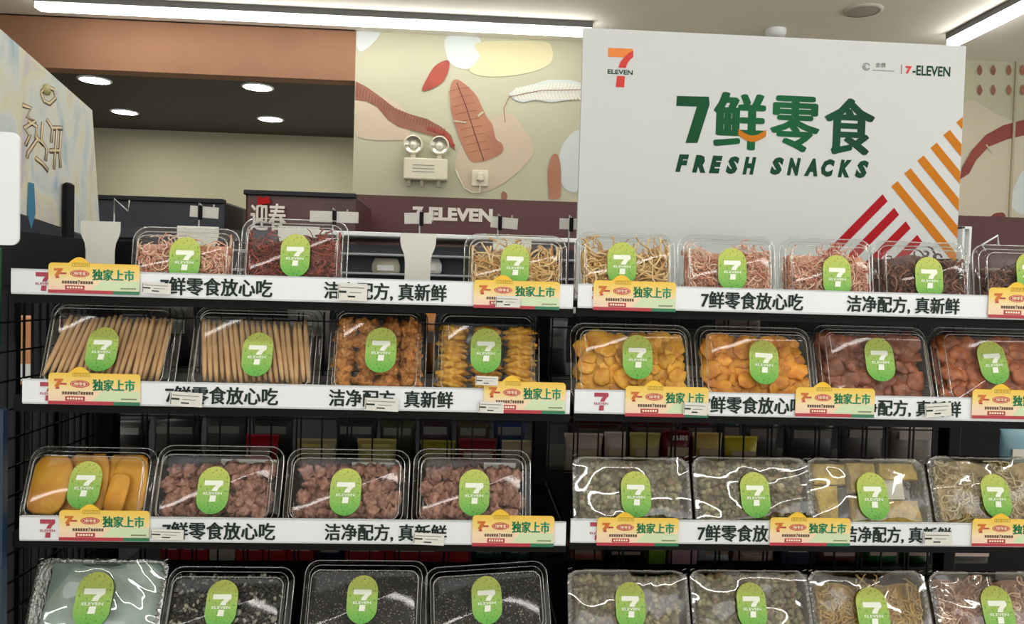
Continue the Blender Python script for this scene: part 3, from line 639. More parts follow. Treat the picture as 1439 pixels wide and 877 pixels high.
# ================================================================== snack boxes
rnd = random.Random(3)
def ring3(x0, x1, z0, z1, r, y, n=6): return [(x, y, z) for x, z in rrect(x0, x1, z0, z1, r, n)]
def grid_cap(b, x0, x1, z0, z1, y, m, amp, sd):
    """front panel as a slightly domed grid"""
    nx, nz = 14, 12; v = []
    R = random.Random(sd); ph = [R.uniform(0, 6) for _ in range(4)]
    for j in range(nz+1):
        for i in range(nx+1):
            s, t = i/nx, j/nz; e = math.sin(PI*s)**.5*math.sin(PI*t)**.5 if 0 < s < 1 and 0 < t < 1 else 0; c = .006 if (i in (0, nx) and j in (0, nz)) else 0
            v.append((x0+(x1-x0)*s+(c if i == 0 else -c), y-amp*e*(1+.5*math.sin(7*s+ph[0]+3*t)+.5*math.sin(6*t+ph[1]-4*s)), z0+(z1-z0)*t+(c if j == 0 else -c)))
    f = [(j*(nx+1)+i, j*(nx+1)+i+1, (j+1)*(nx+1)+i+1, (j+1)*(nx+1)+i) for j in range(nz) for i in range(nx)]
    b.add(v, f, m, smooth=True)
def place(px0, px1, pt, zs, tilt, y0, roll):
    """box standing on shelf height zs, leaning back; width and height follow from its place"""
    wy = y0+.03
    zc = zs+.08; x0 = px_x(px0, zc, wy); x1 = px_x(px1, zc, wy); cx = (x0+x1)/2
    lo, hi = .04, .3
    for _ in range(30):
        h = (lo+hi)/2; p = Vector((cx, y0+h*math.sin(tilt), zs+h*math.cos(tilt)))
        if project(p)[1] > pt: lo = h
        else: hi = h
    M = Matrix.Translation((cx, y0, zs)) @ Matrix.Rotation(-tilt, 4, 'X') @ Matrix.Rotation(roll, 4, 'Y')
    return M, (x1-x0), h
def snack_box(px0, px1, pt, bay, row, label, kind='clear', tm=None, tilt=.32, roll=0., stick=(.5,.5), ssc=1., srot=0., back=None, y0=None):
    zs = ROWZ[bay][row]+.0125; 
    if y0 is None: y0 = .034
    M, w, h = place(px0, px1, pt, zs+abs(roll)*.09, tilt, y0, roll)
    g = {'clear':'clear snack boxes', 'foil':'film-topped trays'}[kind]
    r = root('snack_box' if kind == 'clear' else 'film_tray', M, label, 'snack box', g)
    x0, x1 = -w/2, w/2
    if kind == 'clear':
        b = MB(); b.loft([ring3(x0,x1,0,h,.024,.002), ring3(x0+.003,x1-.003,.003,h-.003,.022,-.003), ring3(x0+.008,x1-.008,.008,h-.008,.02,-.003), ring3(x0+.011,x1-.011,.011,h-.012,.018,-.015), ring3(x0+.016,x1-.016,.016,h-.020,.014,-.0175), ring3(x0+.019,x1-.019,.019,h-.023,.013,-.0165)], lid_m, cap1=True)
        b.build('lid', r)
        b = MB()
        for ins, y, rr in ((.001,.0,.024),(.0095,-.0045,.019),(.0155,-.0175,.015)):
            P = rrect(x0+ins, x1-ins, ins, h-ins*(1.2 if ins > .01 else 1), rr); b.tube([(x, y, z) for x, z in P+[P[0]]], .0011, rim_m, 5, cap=False)
        b.build('rim', r)
        b = MB(); b.loft([ring3(x0,x1,0,h,.024,.003), ring3(x0+.006,x1-.006,.006,h-.006,.02,.004), ring3(x0+.012,x1-.012,.012,h-.012,.018,.034), ring3(x0+.02,x1-.02,.02,h-.02,.012,.037)], tray_m, cap1=True); b.build('tray', r)
        ys = -.0182
    else:
        tm = tm or crimp_m
        b = MB(); b.loft([ring3(x0+.01,x1-.01,.01,h-.01,.016,.03,6), ring3(x0+.008,x1-.008,.008,h-.008,.018,-.004,6), ring3(x0+.001,x1-.001,.001,h-.001,.018,-.006,6), ring3(x0,x1,0,h,.018,-.003,6)], tm, cap0=True); b.build('tray', r)
        b = MB()
        for k in range(int(h/.009)):
            for sx in (x0+.0055, x1-.0055):
                z = .008+k*.009; b.tube([(sx-.004, -.0075, z), (sx+.004, -.0085, z+.003)], .0013, tm, 5)
        tag(b.build('crimped_edge', r), kind='stuff')
        b = MB(); grid_cap(b, x0+.002, x1-.002, .002, h-.002, -.009, film_m, .005, int(px0)); b.build('film', r)
        ys = -.0185
    sx, sz = x0+w*stick[0], h*stick[1]
    st = Matrix.Translation((sx, ys, sz)) @ Matrix.Rotation(srot, 4, 'Y') @ Matrix.Diagonal((ssc, 1, ssc, 1))
    b = MB(); b.slab(rrect(-.0262,.0262,-.0395,.0395,.026,10), -.0003, .0003, stick_m); s = b.build('sticker', r, st)
    b = MB(); logo(b, -.0155, .0155, -.019, .016, -.0009, seal_m, seal_m, seal_m); b.build('sticker_logo', s)
    if back:
        a, c, d, e = back; b = MB(); b.box(x0+w*a, x0+w*c, .0335, .034, h*d, h*e, card_m); b.build('back_label', r)
    return M, w, h, r
def put(mesh_o, name, M, L, label, cat, group, first):
    """first use keeps the source object, later ones copy it"""
    if first: o = mesh_o
    else: o = mesh_o.copy(); sc.collection.objects.link(o)
    o.matrix_world = M @ L; tag(o, label, cat, group); return o
def lump_mesh(name, r, m, seed, sx=1, sy=1, sz=1, rough=.18, ico=2):
    import bmesh
    bm = bmesh.new(); bmesh.ops.create_icosphere(bm, subdivisions=ico, radius=r); R = random.Random(seed)
    k = [(R.uniform(-1,1), R.uniform(-1,1), R.uniform(-1,1), R.uniform(2,5), R.uniform(0,6)) for _ in range(5)]
    for v in bm.verts:
        d = v.co.normalized(); s = 1+sum(rough*.45*math.sin(q[3]*(d.x*q[0]+d.y*q[1]+d.z*q[2])*2.2+q[4]) for q in k)
        v.co = Vector((v.co.x*s*sx, v.co.y*s*sy, v.co.z*s*sz))
    for f in bm.faces: f.smooth = True
    me = bpy.data.meshes.new(name); bm.to_mesh(me); bm.free(); me.materials.append(m); return me
def pieces(name, meshes, spots, M, label, cat, group):
    """countable snack pieces: every one an object, mesh data shared"""
    for i, (x, y, z, rx, ry, rz, s) in enumerate(spots):
        o = bpy.data.objects.new(name, meshes[i % len(meshes)]); sc.collection.objects.link(o)
        o.matrix_world = M @ (Matrix.Translation((x, y, z)) @ Matrix.Rotation(rz, 4, 'Z') @ Matrix.Rotation(ry, 4, 'Y') @ Matrix.Rotation(rx, 4, 'X') @ Matrix.Scale(s, 4))
        tag(o, label, cat, group)
def strands(M, w, h, label, name, m, cat, n=190, fill=.8, thick=.0011, seed=1, curl=1., m2=None, side_gap=0, length=1., dep=(-.011,.026)):
    R = random.Random(seed); b = MB(); hw = w/2-.014
    n = int(n*1.9)
    for i in range(n):
        x = R.uniform(-hw, hw)
        if side_gap and abs(x) < side_gap: x = math.copysign(side_gap+R.uniform(0, hw-side_gap), x)
        top = h*fill*(.88+.12*math.sin(x*60+seed)); z = R.uniform(.018, top); y = R.uniform(*dep) if i > n*.75 else R.uniform(dep[0], dep[0]+.010)
        a = R.uniform(0, 2*PI); pts = []; L = R.uniform(.004, .0075)*length; da = R.uniform(-.9, .9)*curl
        for k in range(6):
            pts.append((min(max(x, -hw), hw), min(max(y, dep[0]-.001), dep[1]+.004), min(max(z, .014), h*.93)))
            x += L*math.cos(a); z += L*math.sin(a)*.9; y += R.uniform(-.003, .003); a += da+R.uniform(-.5, .5)*curl
        b.tube(pts, thick*R.uniform(.7, 1.3), m if (not m2 or R.random() < .6) else m2, 4, cap=False)
    if not side_gap: b.box(-hw+.004, hw-.004, dep[0]+.012, dep[1], .016, h*fill*.9, m)
    o = b.build(name); o.matrix_world = M; tag(o, label, cat, None, 'stuff'); return o
def filler(M, w, h, fill, name, m, label, cat, y=.02, th=.022, seed=1):
    """lumpy mass"""
    b = MB(); nx, nz = 26, 20; R = random.Random(seed); hw = w/2-.015; v = []
    P = [(R.uniform(30,160), R.uniform(30,160), R.uniform(0,6)) for _ in range(5)]
    for j in range(nz+1):
        for i in range(nx+1):
            s, t = i/nx, j/nz; x = -hw+2*hw*s; z = .018+(h*fill-.018)*t*(1+.06*math.sin(9*s+seed))
            e = sum(math.sin(x*p+z*q+c) for p, q, c in P)*.0013
            v.append((x, y-th*(min(1, 6*s*(1), 6*(1-s), 5*(1-t)+.1)**.5)+e, z))
    f = [(j*(nx+1)+i, j*(nx+1)+i+1, (j+1)*(nx+1)+i+1, (j+1)*(nx+1)+i) for j in range(nz) for i in range(nx)]
    n0 = len(v); v += [(-hw,y+.008,.018),(hw,y+.008,.018),(hw,y+.008,h*fill),(-hw,y+.008,h*fill)]
    f += [(n0+3,n0+2,n0+1,n0), (0,n0,n0+1,nx), (nz*(nx+1),nz*(nx+1)+nx,n0+2,n0+3)]
    b.add(v, f, m, smooth=True); o = b.build(name); o.matrix_world = M; tag(o, label, cat, None, 'stuff'); return o
pink = mat('squid_pink', (226,168,140), .55, noise=60, c2=(206,134,108)); pink2 = mat('squid_pale', (240,204,176), .5)
tan = mat('strip_tan', (214,170,104), .5, noise=50, c2=(190,140,76)); tan2 = mat('strip_pale', (228,198,140), .5)
jerk = mat('jerky_red', (120,44,30), .45, noise=70, c2=(82,28,20)); jerk2 = mat('jerky_bright', (156,66,44), .45)
jbr = mat('jerky_brown', (104,58,40), .45, noise=60, c2=(76,40,28)); jbr2 = mat('jerky_tan', (136,84,58), .45)
# ---- row 1
S = (.5, .42)
B = snack_box(193,342,320,0,0,'clear box of pink shredded squid, leftmost on the top shelf', stick=(.53,.46), ssc=.95, tilt=.15)
strands(*B[:3], 'pink shredded squid inside the leftmost top shelf box', 'shredded_squid', pink, 'snack', 260, .8, seed=2, m2=pink2)
B = snack_box(343,492,308,0,0,'taller clear box of dark red jerky, second on the top shelf', stick=(.53,.48), ssc=.92, tilt=.15)
strands(*B[:3], 'dark red shredded jerky inside the taller top shelf box', 'shredded_jerky', jerk, 'snack', 330, .72, .0014, seed=5, m2=jerk2, side_gap=.02)
filler(B[0]@Matrix.Translation((-.042,-.004,0)), .095, B[2], .68, 'jerky_chunk', jerk, 'dark red jerky chunk left of the sticker in the taller top box', 'snack', seed=3)
filler(B[0]@Matrix.Translation((.04,-.004,0)), .085, B[2], .76, 'jerky_chunk', jerk, 'dark red jerky chunk right of the sticker in the taller top box', 'snack', seed=8)
B = snack_box(652,795,330,0,0,'clear box of tan strips at the right end of the top left shelf', stick=(.49,.5), ssc=.92, tilt=.15)
strands(*B[:3], 'tan dried strips inside the right box of the top left shelf', 'dried_strips', tan, 'snack', 190, .74, .0018, seed=9, m2=tan2, length=1.4, curl=.5)
B = snack_box(805,945,328,1,0,'clear box of tan strips at the left end of the top right shelf', stick=(.45,.52), ssc=.95, tilt=.15)
strands(*B[:3], 'tan dried strips inside the left box of the top right shelf', 'dried_strips', tan, 'snack', 190, .78, .0018, seed=11, m2=tan2, length=1.4, curl=.5)
B = snack_box(948,1084,331,1,0,'clear box of pink shredded squid, second on the top right shelf', stick=(.52,.48), ssc=.95, tilt=.15)
strands(*B[:3], 'pink shredded squid inside the second box of the top right shelf', 'shredded_squid', pink, 'snack', 250, .82, seed=12, m2=pink2)
B = snack_box(1089,1219,335,1,0,'clear box of pink shredded squid, third on the top right shelf below the red stripes', stick=(.56,.42), ssc=.95, tilt=.15)
strands(*B[:3], 'pink shredded squid inside the third box of the top right shelf', 'shredded_squid', pink, 'snack', 250, .82, seed=13, m2=pink2)
B = snack_box(1218,1352,340,1,0,'clear box of brown jerky below the right edge of the white board', stick=(.52,.44), ssc=.95, tilt=.15)
strands(*B[:3], 'brown jerky shreds in the box below the white board edge', 'shredded_jerky', jbr, 'snack', 150, .8, .0018, seed=14, m2=jbr2)
filler(B[0], B[1], B[2], .78, 'jerky_pile', jbr, 'brown jerky pile in the box below the white board edge', 'snack', seed=4)
B = snack_box(1357,1496,345,1,0,'clear box of brown jerky cut off at the right end of the top shelf', stick=(.5,.55), ssc=.95, tilt=.15)
strands(*B[:3], 'brown jerky shreds at the right end of the top shelf', 'shredded_jerky', jbr, 'snack', 150, .68, .0018, seed=15, m2=jbr2)
filler(B[0], B[1], B[2], .64, 'jerky_pile', jbr, 'brown jerky pile at the right end of the top shelf', 'snack', seed=6)
# ---- row 2
stickm = mat('biscuit', (216,176,128), .5, noise=60, c2=(188,144,98), stretch=(1,1,.3), vary=.12)
def stick_mesh(seed):
    R = random.Random(seed); b = MB(); b.tube([(math.sin(t*3+seed)*.0008, 0, -.5+t) for t in [i/6 for i in range(7)]], lambda t: .0042*(.75+.25*math.sin(PI*min(1, max(0, t)))), stickm, 8)
    o = b.build('biscuit_stick'); me = o.data; bpy.data.objects.remove(o); return me
def rod(seed, L):
    b = MB(); b.tube([(math.sin(t*3+seed)*.0006, 0, -L/2+L*t) for t in [i/6 for i in range(7)]], lambda t: .0046*(.72+.28*math.sin(PI*t)**.5) if 0 < t < 1 else .0028, stickm, 8)
    o = b.build('biscuit_stick'); me = o.data; bpy.data.objects.remove(o); return me
for (a, c, pt, lean, lb, sd, stk) in ((66,254,424,.22,'right-leaning',1,(.46,.45)), (270,453,431,-.20,'left-leaning',2,(.53,.44))):
    B = snack_box(a,c,pt,0,1,'clear box of %s biscuit sticks on the second left shelf' % lb, stick=stk, ssc=.96)
    M, w, h = B[:3]; R = random.Random(sd); ms = [rod(k, h-.05) for k in range(4)]; sp = []
    n = 19
    for i in range(n):
        x = -w/2+.019+(w-.038)*i/(n-1); l = lean*(1.1-.7*i/(n-1)) if lean > 0 else lean*(.5+.6*math.sin(PI*i/(n-1)))
        sp.append((x*.95, -.008+R.uniform(0,.003), h/2-.002+R.uniform(-.003,.002), 0, l+R.uniform(-.04,.04), R.uniform(0,6)*0, R.uniform(.94,1.02)))
    for i in range(n-1):
        x = -w/2+.03+(w-.06)*(i+.5)/(n-1); sp.append((x*.95, .004+R.uniform(0,.003), h/2-.004, 0, lean*.7+R.uniform(-.05,.05), 0, .97))
    pieces('biscuit_stick', ms, sp, M, 'thin pale brown biscuit stick in the box of %s sticks' % lb, 'snack', '%s biscuit sticks' % lb)
fl = mat('flaky_orange', (220,150,74), .55, noise=150, c2=(164,98,40), bump=.004, bscale=300, vary=.12); fl2 = mat('golden_roll', (226,172,60), .5, noise=80, c2=(184,124,34), bump=.003, bscale=160, vary=.12)
B = snack_box(463,600,431,0,1,'clear box of flaky orange crisps, third on the second left shelf', stick=(.54,.50), ssc=1.0)
M, w, h = B[:3]
ms = [lump_mesh('flaky_crisp', .0135, fl, k, 1.25, .8, 1.1, .35, 3) for k in range(4)]; R = random.Random(5)
sp = [(-w/2+.028+(w-.056)*i/3+R.uniform(-.002,.002), .002+R.uniform(-.003,.002), .032+j*.0235+R.uniform(-.002,.002), R.uniform(-.4,.4), R.uniform(-.5,.5), R.uniform(-.4,.4), R.uniform(1.0,1.15)) for j in range(5) for i in range(4) if .032+j*.0235 < h-.035]
pieces('flaky_crisp', ms, sp, M, 'rough orange flaky crisp in the third box of the second left shelf', 'snack', 'flaky orange crisps')
B = snack_box(609,758,435,0,1,'clear box of golden rolls at the right end of the second left shelf', stick=(.49,.52), ssc=1.0)
M, w, h = B[:3]; ms = [lump_mesh('golden_roll', .017, fl2, k+20, 1.4, .85, .52, .22, 3) for k in range(4)]
sp = [(-w/2+.034+(w-.068)*i/2+R.uniform(-.002,.002), .002, .026+j*.0125, R.uniform(-.2,.2), R.uniform(-.14,.14), R.uniform(-.2,.2), R.uniform(.95,1.1)) for j in range(9) for i in range(3) if .026+j*.0125 < h-.03]
pieces('golden_roll', ms, sp, M, 'flattened golden roll stacked in the box right of the flaky crisps', 'snack', 'golden rolls')
def chip_mesh(seed, m, r=.019, th=.0016, bend=.25):
    R = random.Random(seed); b = MB(); n = 14; ks = [R.uniform(.8,1.12) for _ in range(n)]; kx = R.uniform(-1,1)
    def rg(q, y): return [(r*q*ks[i]*math.cos(2*PI*i/n), y+bend*r*(q*q)*math.sin(2*PI*i/n*2+kx)*.5+bend*r*.6*q*q, r*q*ks[i]*.86*math.sin(2*PI*i/n)) for i in range(n)]
    b.loft([rg(.05,-th), rg(.5,-th), rg(.92,-th), rg(1.0,0), rg(.92,th), rg(.5,th), rg(.05,th)], m, cap0=True, cap1=True)
    o = b.build('chip'); me = o.data; bpy.data.objects.remove(o); return me
def chips(B, m, label, group, name, n, seed, r=.019, fill=.88, bend=.13, th=.0014):
    M, w, h = B[:3]; R = random.Random(seed); ms = [chip_mesh(seed*10+k, m, r, th, bend) for k in range(5)]; sp = []
    cols = max(3, round((w-.03)/(r*1.1))); rows = max(3, round((h*fill-.02)/(r*.95)))
    for lay, y0 in ((1, .016), (0, -.001)):
        for j in range(rows):
            for i in range(cols):
                x = -w/2+.012+r*.8+(w-.024-1.6*r)*(i+.25*(j % 2)+R.uniform(-.12,.12))/(cols-1+.25); z = .016+r*.7+(h*fill-.02-1.1*r)*(j+R.uniform(-.15,.15))/(rows-1)
                q = R.uniform(.7,1.2); sp.append((x, y0+R.uniform(-.005,.006), min(z, h*.9-r*.8), R.uniform(-.35,.3), R.uniform(0,6.28), R.uniform(-.3,.3), q))
    pieces(name, ms, sp, M, label, 'snack', group)
mang = mat('mango_yellow', (240,180,46), .35, noise=50, c2=(214,138,22), bump=.002, bscale=150, vary=.2); mang2 = mat('mango_orange', (240,166,36), .35, noise=50, c2=(214,126,20), bump=.002, bscale=150, vary=.2)
B = snack_box(801,972,455,1,1,'clear box of yellow mango chips at the left of the second right shelf', stick=(.53,.55))
chips(B, mang, 'thin yellow mango chip in the left box of the second right shelf', 'yellow mango chips', 'mango_chip', 0, 3, .019)
B = snack_box(976,1140,459,1,1,'clear box of deep orange mango chips, second on the second right shelf', stick=(.55,.52), srot=.05)
chips(B, mang2, 'deep orange mango chip in the second box of the second right shelf', 'orange mango chips', 'mango_chip', 0, 4, .018)
brf = mat('fruit_brown', (166,96,64), .3, noise=60, c2=(124,62,38), bump=.002, bscale=120, vary=.2); brf2 = mat('fruit_red_brown', (196,112,62), .3, noise=60, c2=(150,74,40), bump=.002, bscale=120, vary=.2)
B = snack_box(1143,1305,458,1,1,'clear box of brown dried fruit, third on the second right shelf', stick=(.52,.56), srot=0)
chips(B, brf, 'brown dried fruit piece in the third box of the second right shelf', 'brown dried fruit', 'dried_fruit', 0, 5, .022, bend=.25, th=.003)
B = snack_box(1309,1472,461,1,1,'clear box of reddish dried fruit at the right end of the second right shelf', stick=(.46,.55), srot=-.08)
chips(B, brf2, 'reddish dried fruit piece in the right box of the second right shelf', 'reddish dried fruit', 'dried_fruit', 0, 6, .021, bend=.25, th=.003)
# ---- row 3
slabm = mat('mango_slab', (226,168,44), .45, noise=18, c2=(206,138,26), bump=.0015, bscale=90)
B = snack_box(38,219,628,0,2,'clear box of big yellow mango slabs, leftmost on the third shelf', stick=(.50,.50), ssc=1.0, tilt=.36)
M, w, h = B[:3]
for i, (x, hh, ww, ry, y) in enumerate(((-.062,.100,.064,.03,-.006),(-.020,.113,.060,.02,.008),(.012,.118,.036,-.04,-.003),(.036,.120,.040,.05,.006),(.066,.114,.058,-.03,.0),(.052,.07,.034,.08,-.012))):
    b = MB(); R = random.Random(i); n = 14; hh = min(hh, h-.03)
    prof = [(ww/2*(1+R.uniform(-.06,.06))*math.copysign(abs(math.cos(2*PI*k/n))**.5, math.cos(2*PI*k/n)), hh/2*math.copysign(abs(math.sin(2*PI*k/n))**.6, math.sin(2*PI*k/n))) for k in range(n)]
    b.loft([[(px*s, yy+.002*math.sin(pz*50+i), pz*s) for px, pz in prof] for s, yy in ((.4,-.0032),(.93,-.003),(1,-.001),(1,.001),(.93,.003),(.4,.0032))], slabm, cap0=True, cap1=True)
    o = b.build('mango_slab'); o.matrix_world = M @ Matrix.Translation((x*w/.21, y, .018+hh/2)) @ Matrix.Rotation(ry, 4, 'Y')
    tag(o, 'large yellow dried mango slab in the leftmost box of the third shelf', 'snack', 'mango slabs')
plm = mat('sugared_plum', (178,132,114), .8, noise=110, c2=(132,88,74), bump=.004, bscale=240, vary=.18)
PLM = [lump_mesh('sugared_plum', .0138, plm, 40+k, 1, .9, .95, .3, 3) for k in range(6)]
for k, (a, c, pt, lb, stk, bk) in enumerate(((219,398,626,'second',(.49,.44),(.45,.9,.68,.86)), (402,576,631,'third',(.5,.45),(.5,.85,.72,.86)), (580,746,631,'fourth',(.52,.45),(.6,.88,.72,.86)))):
    B = snack_box(a,c,pt,0,2,'clear box of sugared brown plums, %s on the third left shelf' % lb, stick=stk, tilt=.34, back=bk)
    M, w, h = B[:3]; R = random.Random(20+k); sp = []
    for lay in (0, 1):
        for j in range(5):
            for i in range(8):
                x = -w/2+.026+(w-.052)*(i+.5*(j % 2)+R.uniform(-.15,.15))/7.5; z = .028+j*.0225+R.uniform(-.003,.003)
                if j == 4 and R.random() < .4: continue
                if abs(x) < w/2-.024 and z < h-.034: sp.append((x, (.003, .02)[lay]+R.uniform(-.002,.002), z, R.uniform(0,6), R.uniform(0,6), R.uniform(0,6), R.uniform(.88,1.12)))
    pieces('sugared_plum', PLM, sp, M, 'wrinkled sugar-dusted brown plum in the %s box of the third left shelf' % lb, 'snack', 'sugared plums in the %s box' % lb)
def bits(B, mlist, label, name, n, r, seed, fill=.9, sq=.8, y=(-.001,.01), ico=1, rough=.3, shape=(1,1,1)):
    """small uncountable bits joined in one mass"""
    M, w, h = B[:3]; R = random.Random(seed); b = MB(); base = [lump_mesh('bit', 1, mlist[0], seed+k, *shape, rough, ico) for k in range(3)]
    dat = [([tuple(v.co) for v in me.vertices], [tuple(p.vertices) for p in me.polygons]) for me in base]
    for me in base: bpy.data.meshes.remove(me)
    hw = w/2-.017
    for i in range(n):
        q = r*R.uniform(.7,1.25); T = Matrix.Translation((R.uniform(-hw,hw), R.uniform(*y), R.uniform(.014, h*fill))) @ Matrix.Rotation(R.uniform(0,6), 4, 'Y') @ Matrix.Rotation(R.uniform(-.8,.8), 4, 'X') @ Matrix.Scale(q, 4)
        v, f = dat[i % 3]; b.add(v, f, R.choice(mlist), T, True)
    b.box(-hw, hw, .012, .024, .014, h*fill, mlist[0])
    o = b.build(name); o.matrix_world = M; tag(o, label, 'snack', None, 'stuff'); return o
ng = [mat('nugget_grey', (150,142,112), .5, noise=60, c2=(118,110,84)), mat('nugget_pale', (178,168,130), .5), mat('nugget_green', (126,128,88), .5), mat('nugget_brown', (142,118,88), .5)]
B = snack_box(803,969,641,1,2,'film-topped tray of grey-green nuggets, leftmost on the third right shelf', 'foil', stick=(.52,.46), tilt=.36)
bits(B, ng, 'grey-green nuggets in the leftmost film-topped tray of the third shelf', 'nugget_pile', 420, .0055, 1)
B = snack_box(972,1136,641,1,2,'film-topped tray of nuggets under glaring film, second on the third right shelf', 'foil', stick=(.5,.46), tilt=.36)
bits(B, ng, 'grey-green nuggets in the second film-topped tray of the third shelf', 'nugget_pile', 420, .0055, 2)
yb = mat('crisp_yellow', (208,180,84), .55, noise=70, c2=(176,146,66), bump=.003, bscale=200)
B = snack_box(1133,1300,643,1,2,'film-topped tray of yellow crisp blocks, third on the third right shelf', 'foil', stick=(.50,.46), tilt=.36, ssc=1.05)
M, w, h = B[:3]
for i, (x0, x1, z0, z1) in enumerate(((.07,.33,.62,.9),(.07,.24,.12,.6),(.36,.58,.52,.92),(.34,.62,.12,.48),(.62,.93,.7,.92),(.64,.92,.12,.42))):
    b = MB(); b.loft([[(x*w-w/2+.003*math.sin(k*1.7+i), y, z*h) for k, (x, z) in enumerate(((x0+s,z0+s),(x1/2+x0/2,z0),(x1-s,z0+s),(x1,z0/2+z1/2),(x1-s,z1-s),(x1/2+x0/2,z1),(x0+s,z1-s),(x0,z0/2+z1/2)))] for y, s in ((.02,.0),(.0,.0),(-.003,.02))], yb, cap1=True, cap0=True, smooth=False)
    o = b.build('crisp_block'); o.matrix_world = M; tag(o, 'yellow crisp block in the third film-topped tray of the third right shelf', 'snack', 'yellow crisp blocks')
b = MB(); b.box(.1*w, .33*w, .008, .009, .44*h, .7*h, card_m); b.build('paper_label', B[3])
b = MB(); b.box(-.27*w, -.15*w, .006, .007, .15*h, .58*h, mat('dark_absorber', (70,66,64), .6)); b.build('absorber_sachet', B[3])
pale_n = mat('noodle_tan', (212,190,140), .5, noise=60, c2=(188,160,108)); pale_n2 = mat('noodle_pale', (228,214,176), .5)
B = snack_box(1304,1470,641,1,2,'film-topped tray of pale tan shreds at the right end of the third shelf', 'foil', stick=(.5,.46), tilt=.36)
strands(*B[:3], 'pale tan shreds in the right film-topped tray of the third shelf', 'shredded_snack', pale_n, 'snack', 260, .9, .0016, seed=31, m2=pale_n2, dep=(-.004,.012)); filler(B[0], B[1], B[2], .9, 'shred_bed', pale_n, 'tan bed of shreds in the right film-topped tray of the third shelf', 'snack', y=.018, th=.012, seed=5)
# ---- row 4
blk = mat('sesame_black', (36,34,34), .6, noise=330, c2=(16,16,17), bump=.004, bscale=420); blk2 = mat('sesame_grey', (140,135,128), .5)
B = snack_box(45,232,785,0,3,'film-glared silver tray with pale contents, leftmost on the lowest shelf', 'foil', glare_tray_m, stick=(.50,.50), tilt=.42, ssc=1.15)
M, w, h = B[:3]; filler(M, w, h, .93, 'glare_tint_bed', mat('cyan_glare_tint', (176,200,196), .4, noise=14, c2=(150,176,172)), 'pale crisps in the leftmost silver tray of the lowest shelf', 'snack', y=.018, th=.016, seed=7)  # cyan reflection of the film put into the colour of the contents
B = snack_box(232,412,796,0,3,'clear box of black melon seeds, second on the lowest left shelf', stick=(.47,.50), tilt=.42)
sd1 = mat('seed_black', (30,28,26), .3); sd2 = mat('seed_highlight', (150,148,134), .4); sd3 = mat('seed_dark', (52,50,44), .3)  # pale tone paints the white highlights on the black seeds
bits(B, [sd1, sd1, sd3, sd2], 'black melon seeds with pale centres in the lowest left shelf box', 'melon_seeds', 1100, .0048, 3, y=(-.009,.008), shape=(1,.45,.7), fill=.88, rough=.05)
for k, (a, c, pt, rl, lb) in enumerate(((425,600,787,0,'upright clear box of black sesame crisps, third on the lowest left shelf'), (602,776,792,-.07,'tilted clear box of black sesame crisps, fourth on the lowest left shelf'))):
    B = snack_box(a,c,pt,0,3,lb, stick=(.49,.52), tilt=.42, roll=rl)
    M, w, h = B[:3]
    for s in (-1, 1):
        filler(M @ Matrix.Translation((s*w*.215, 0, 0)), w*.45+.03, h, .86 if s < 0 else .88, 'sesame_crisp_block', blk, ('left','right')[s > 0]+' speckled black sesame block in the '+('upright','tilted')[k]+' lowest shelf box', 'snack', y=.012, th=.02, seed=9+k+s)
    bits(B, [blk, blk2, blk], 'loose black sesame crumbs in the '+('upright','tilted')[k]+' lowest shelf box', 'sesame_crumbs', 1800, .0011, 8+k, y=(-.0125,-.009), fill=.86)
B = snack_box(797,968,799,1,3,'film-topped tray of grey-green nuggets, leftmost on the lowest right shelf', 'foil', stick=(.50,.50), tilt=.42)
bits(B, ng, 'grey-green nuggets in the leftmost tray of the lowest right shelf', 'nugget_pile', 420, .0058, 5)
B = snack_box(970,1138,799,1,3,'film-topped tray of grey-green nuggets, second on the lowest right shelf', 'foil', stick=(.48,.50), tilt=.42)
bits(B, ng, 'grey-green nuggets in the second tray of the lowest right shelf', 'nugget_pile', 420, .0058, 6)
yn = mat('shred_yellow', (214,178,100), .5, noise=60, c2=(190,148,66)); 
B = snack_box(1138,1303,800,1,3,'film-topped tray of yellow shreds, third on the lowest right shelf', 'foil', stick=(.48,.42), tilt=.42, ssc=1.1)
strands(*B[:3], 'yellow shreds in the third tray of the lowest right shelf', 'shredded_snack', yn, 'snack', 260, .8, .0017, seed=33, m2=pale_n, dep=(-.004,.012)); filler(B[0], B[1], B[2], .78, 'shred_bed', yn, 'yellow bed of shreds in the third tray of the lowest right shelf', 'snack', y=.018, th=.012, seed=6)
B = snack_box(1308,1474,802,1,3,'film-topped tray of pinkish shreds at the right end of the lowest shelf', 'foil', stick=(.5,.45), tilt=.42, ssc=1.1)
pk = mat('shred_pink', (196,150,126), .5, noise=60, c2=(168,116,96))
strands(*B[:3], 'pinkish shreds in the right tray of the lowest shelf', 'shredded_snack', pk, 'snack', 260, .86, .0017, seed=34, m2=pink2, dep=(-.004,.012)); filler(B[0], B[1], B[2], .84, 'shred_bed', pk, 'pinkish bed of shreds in the right tray of the lowest shelf', 'snack', y=.018, th=.012, seed=7)

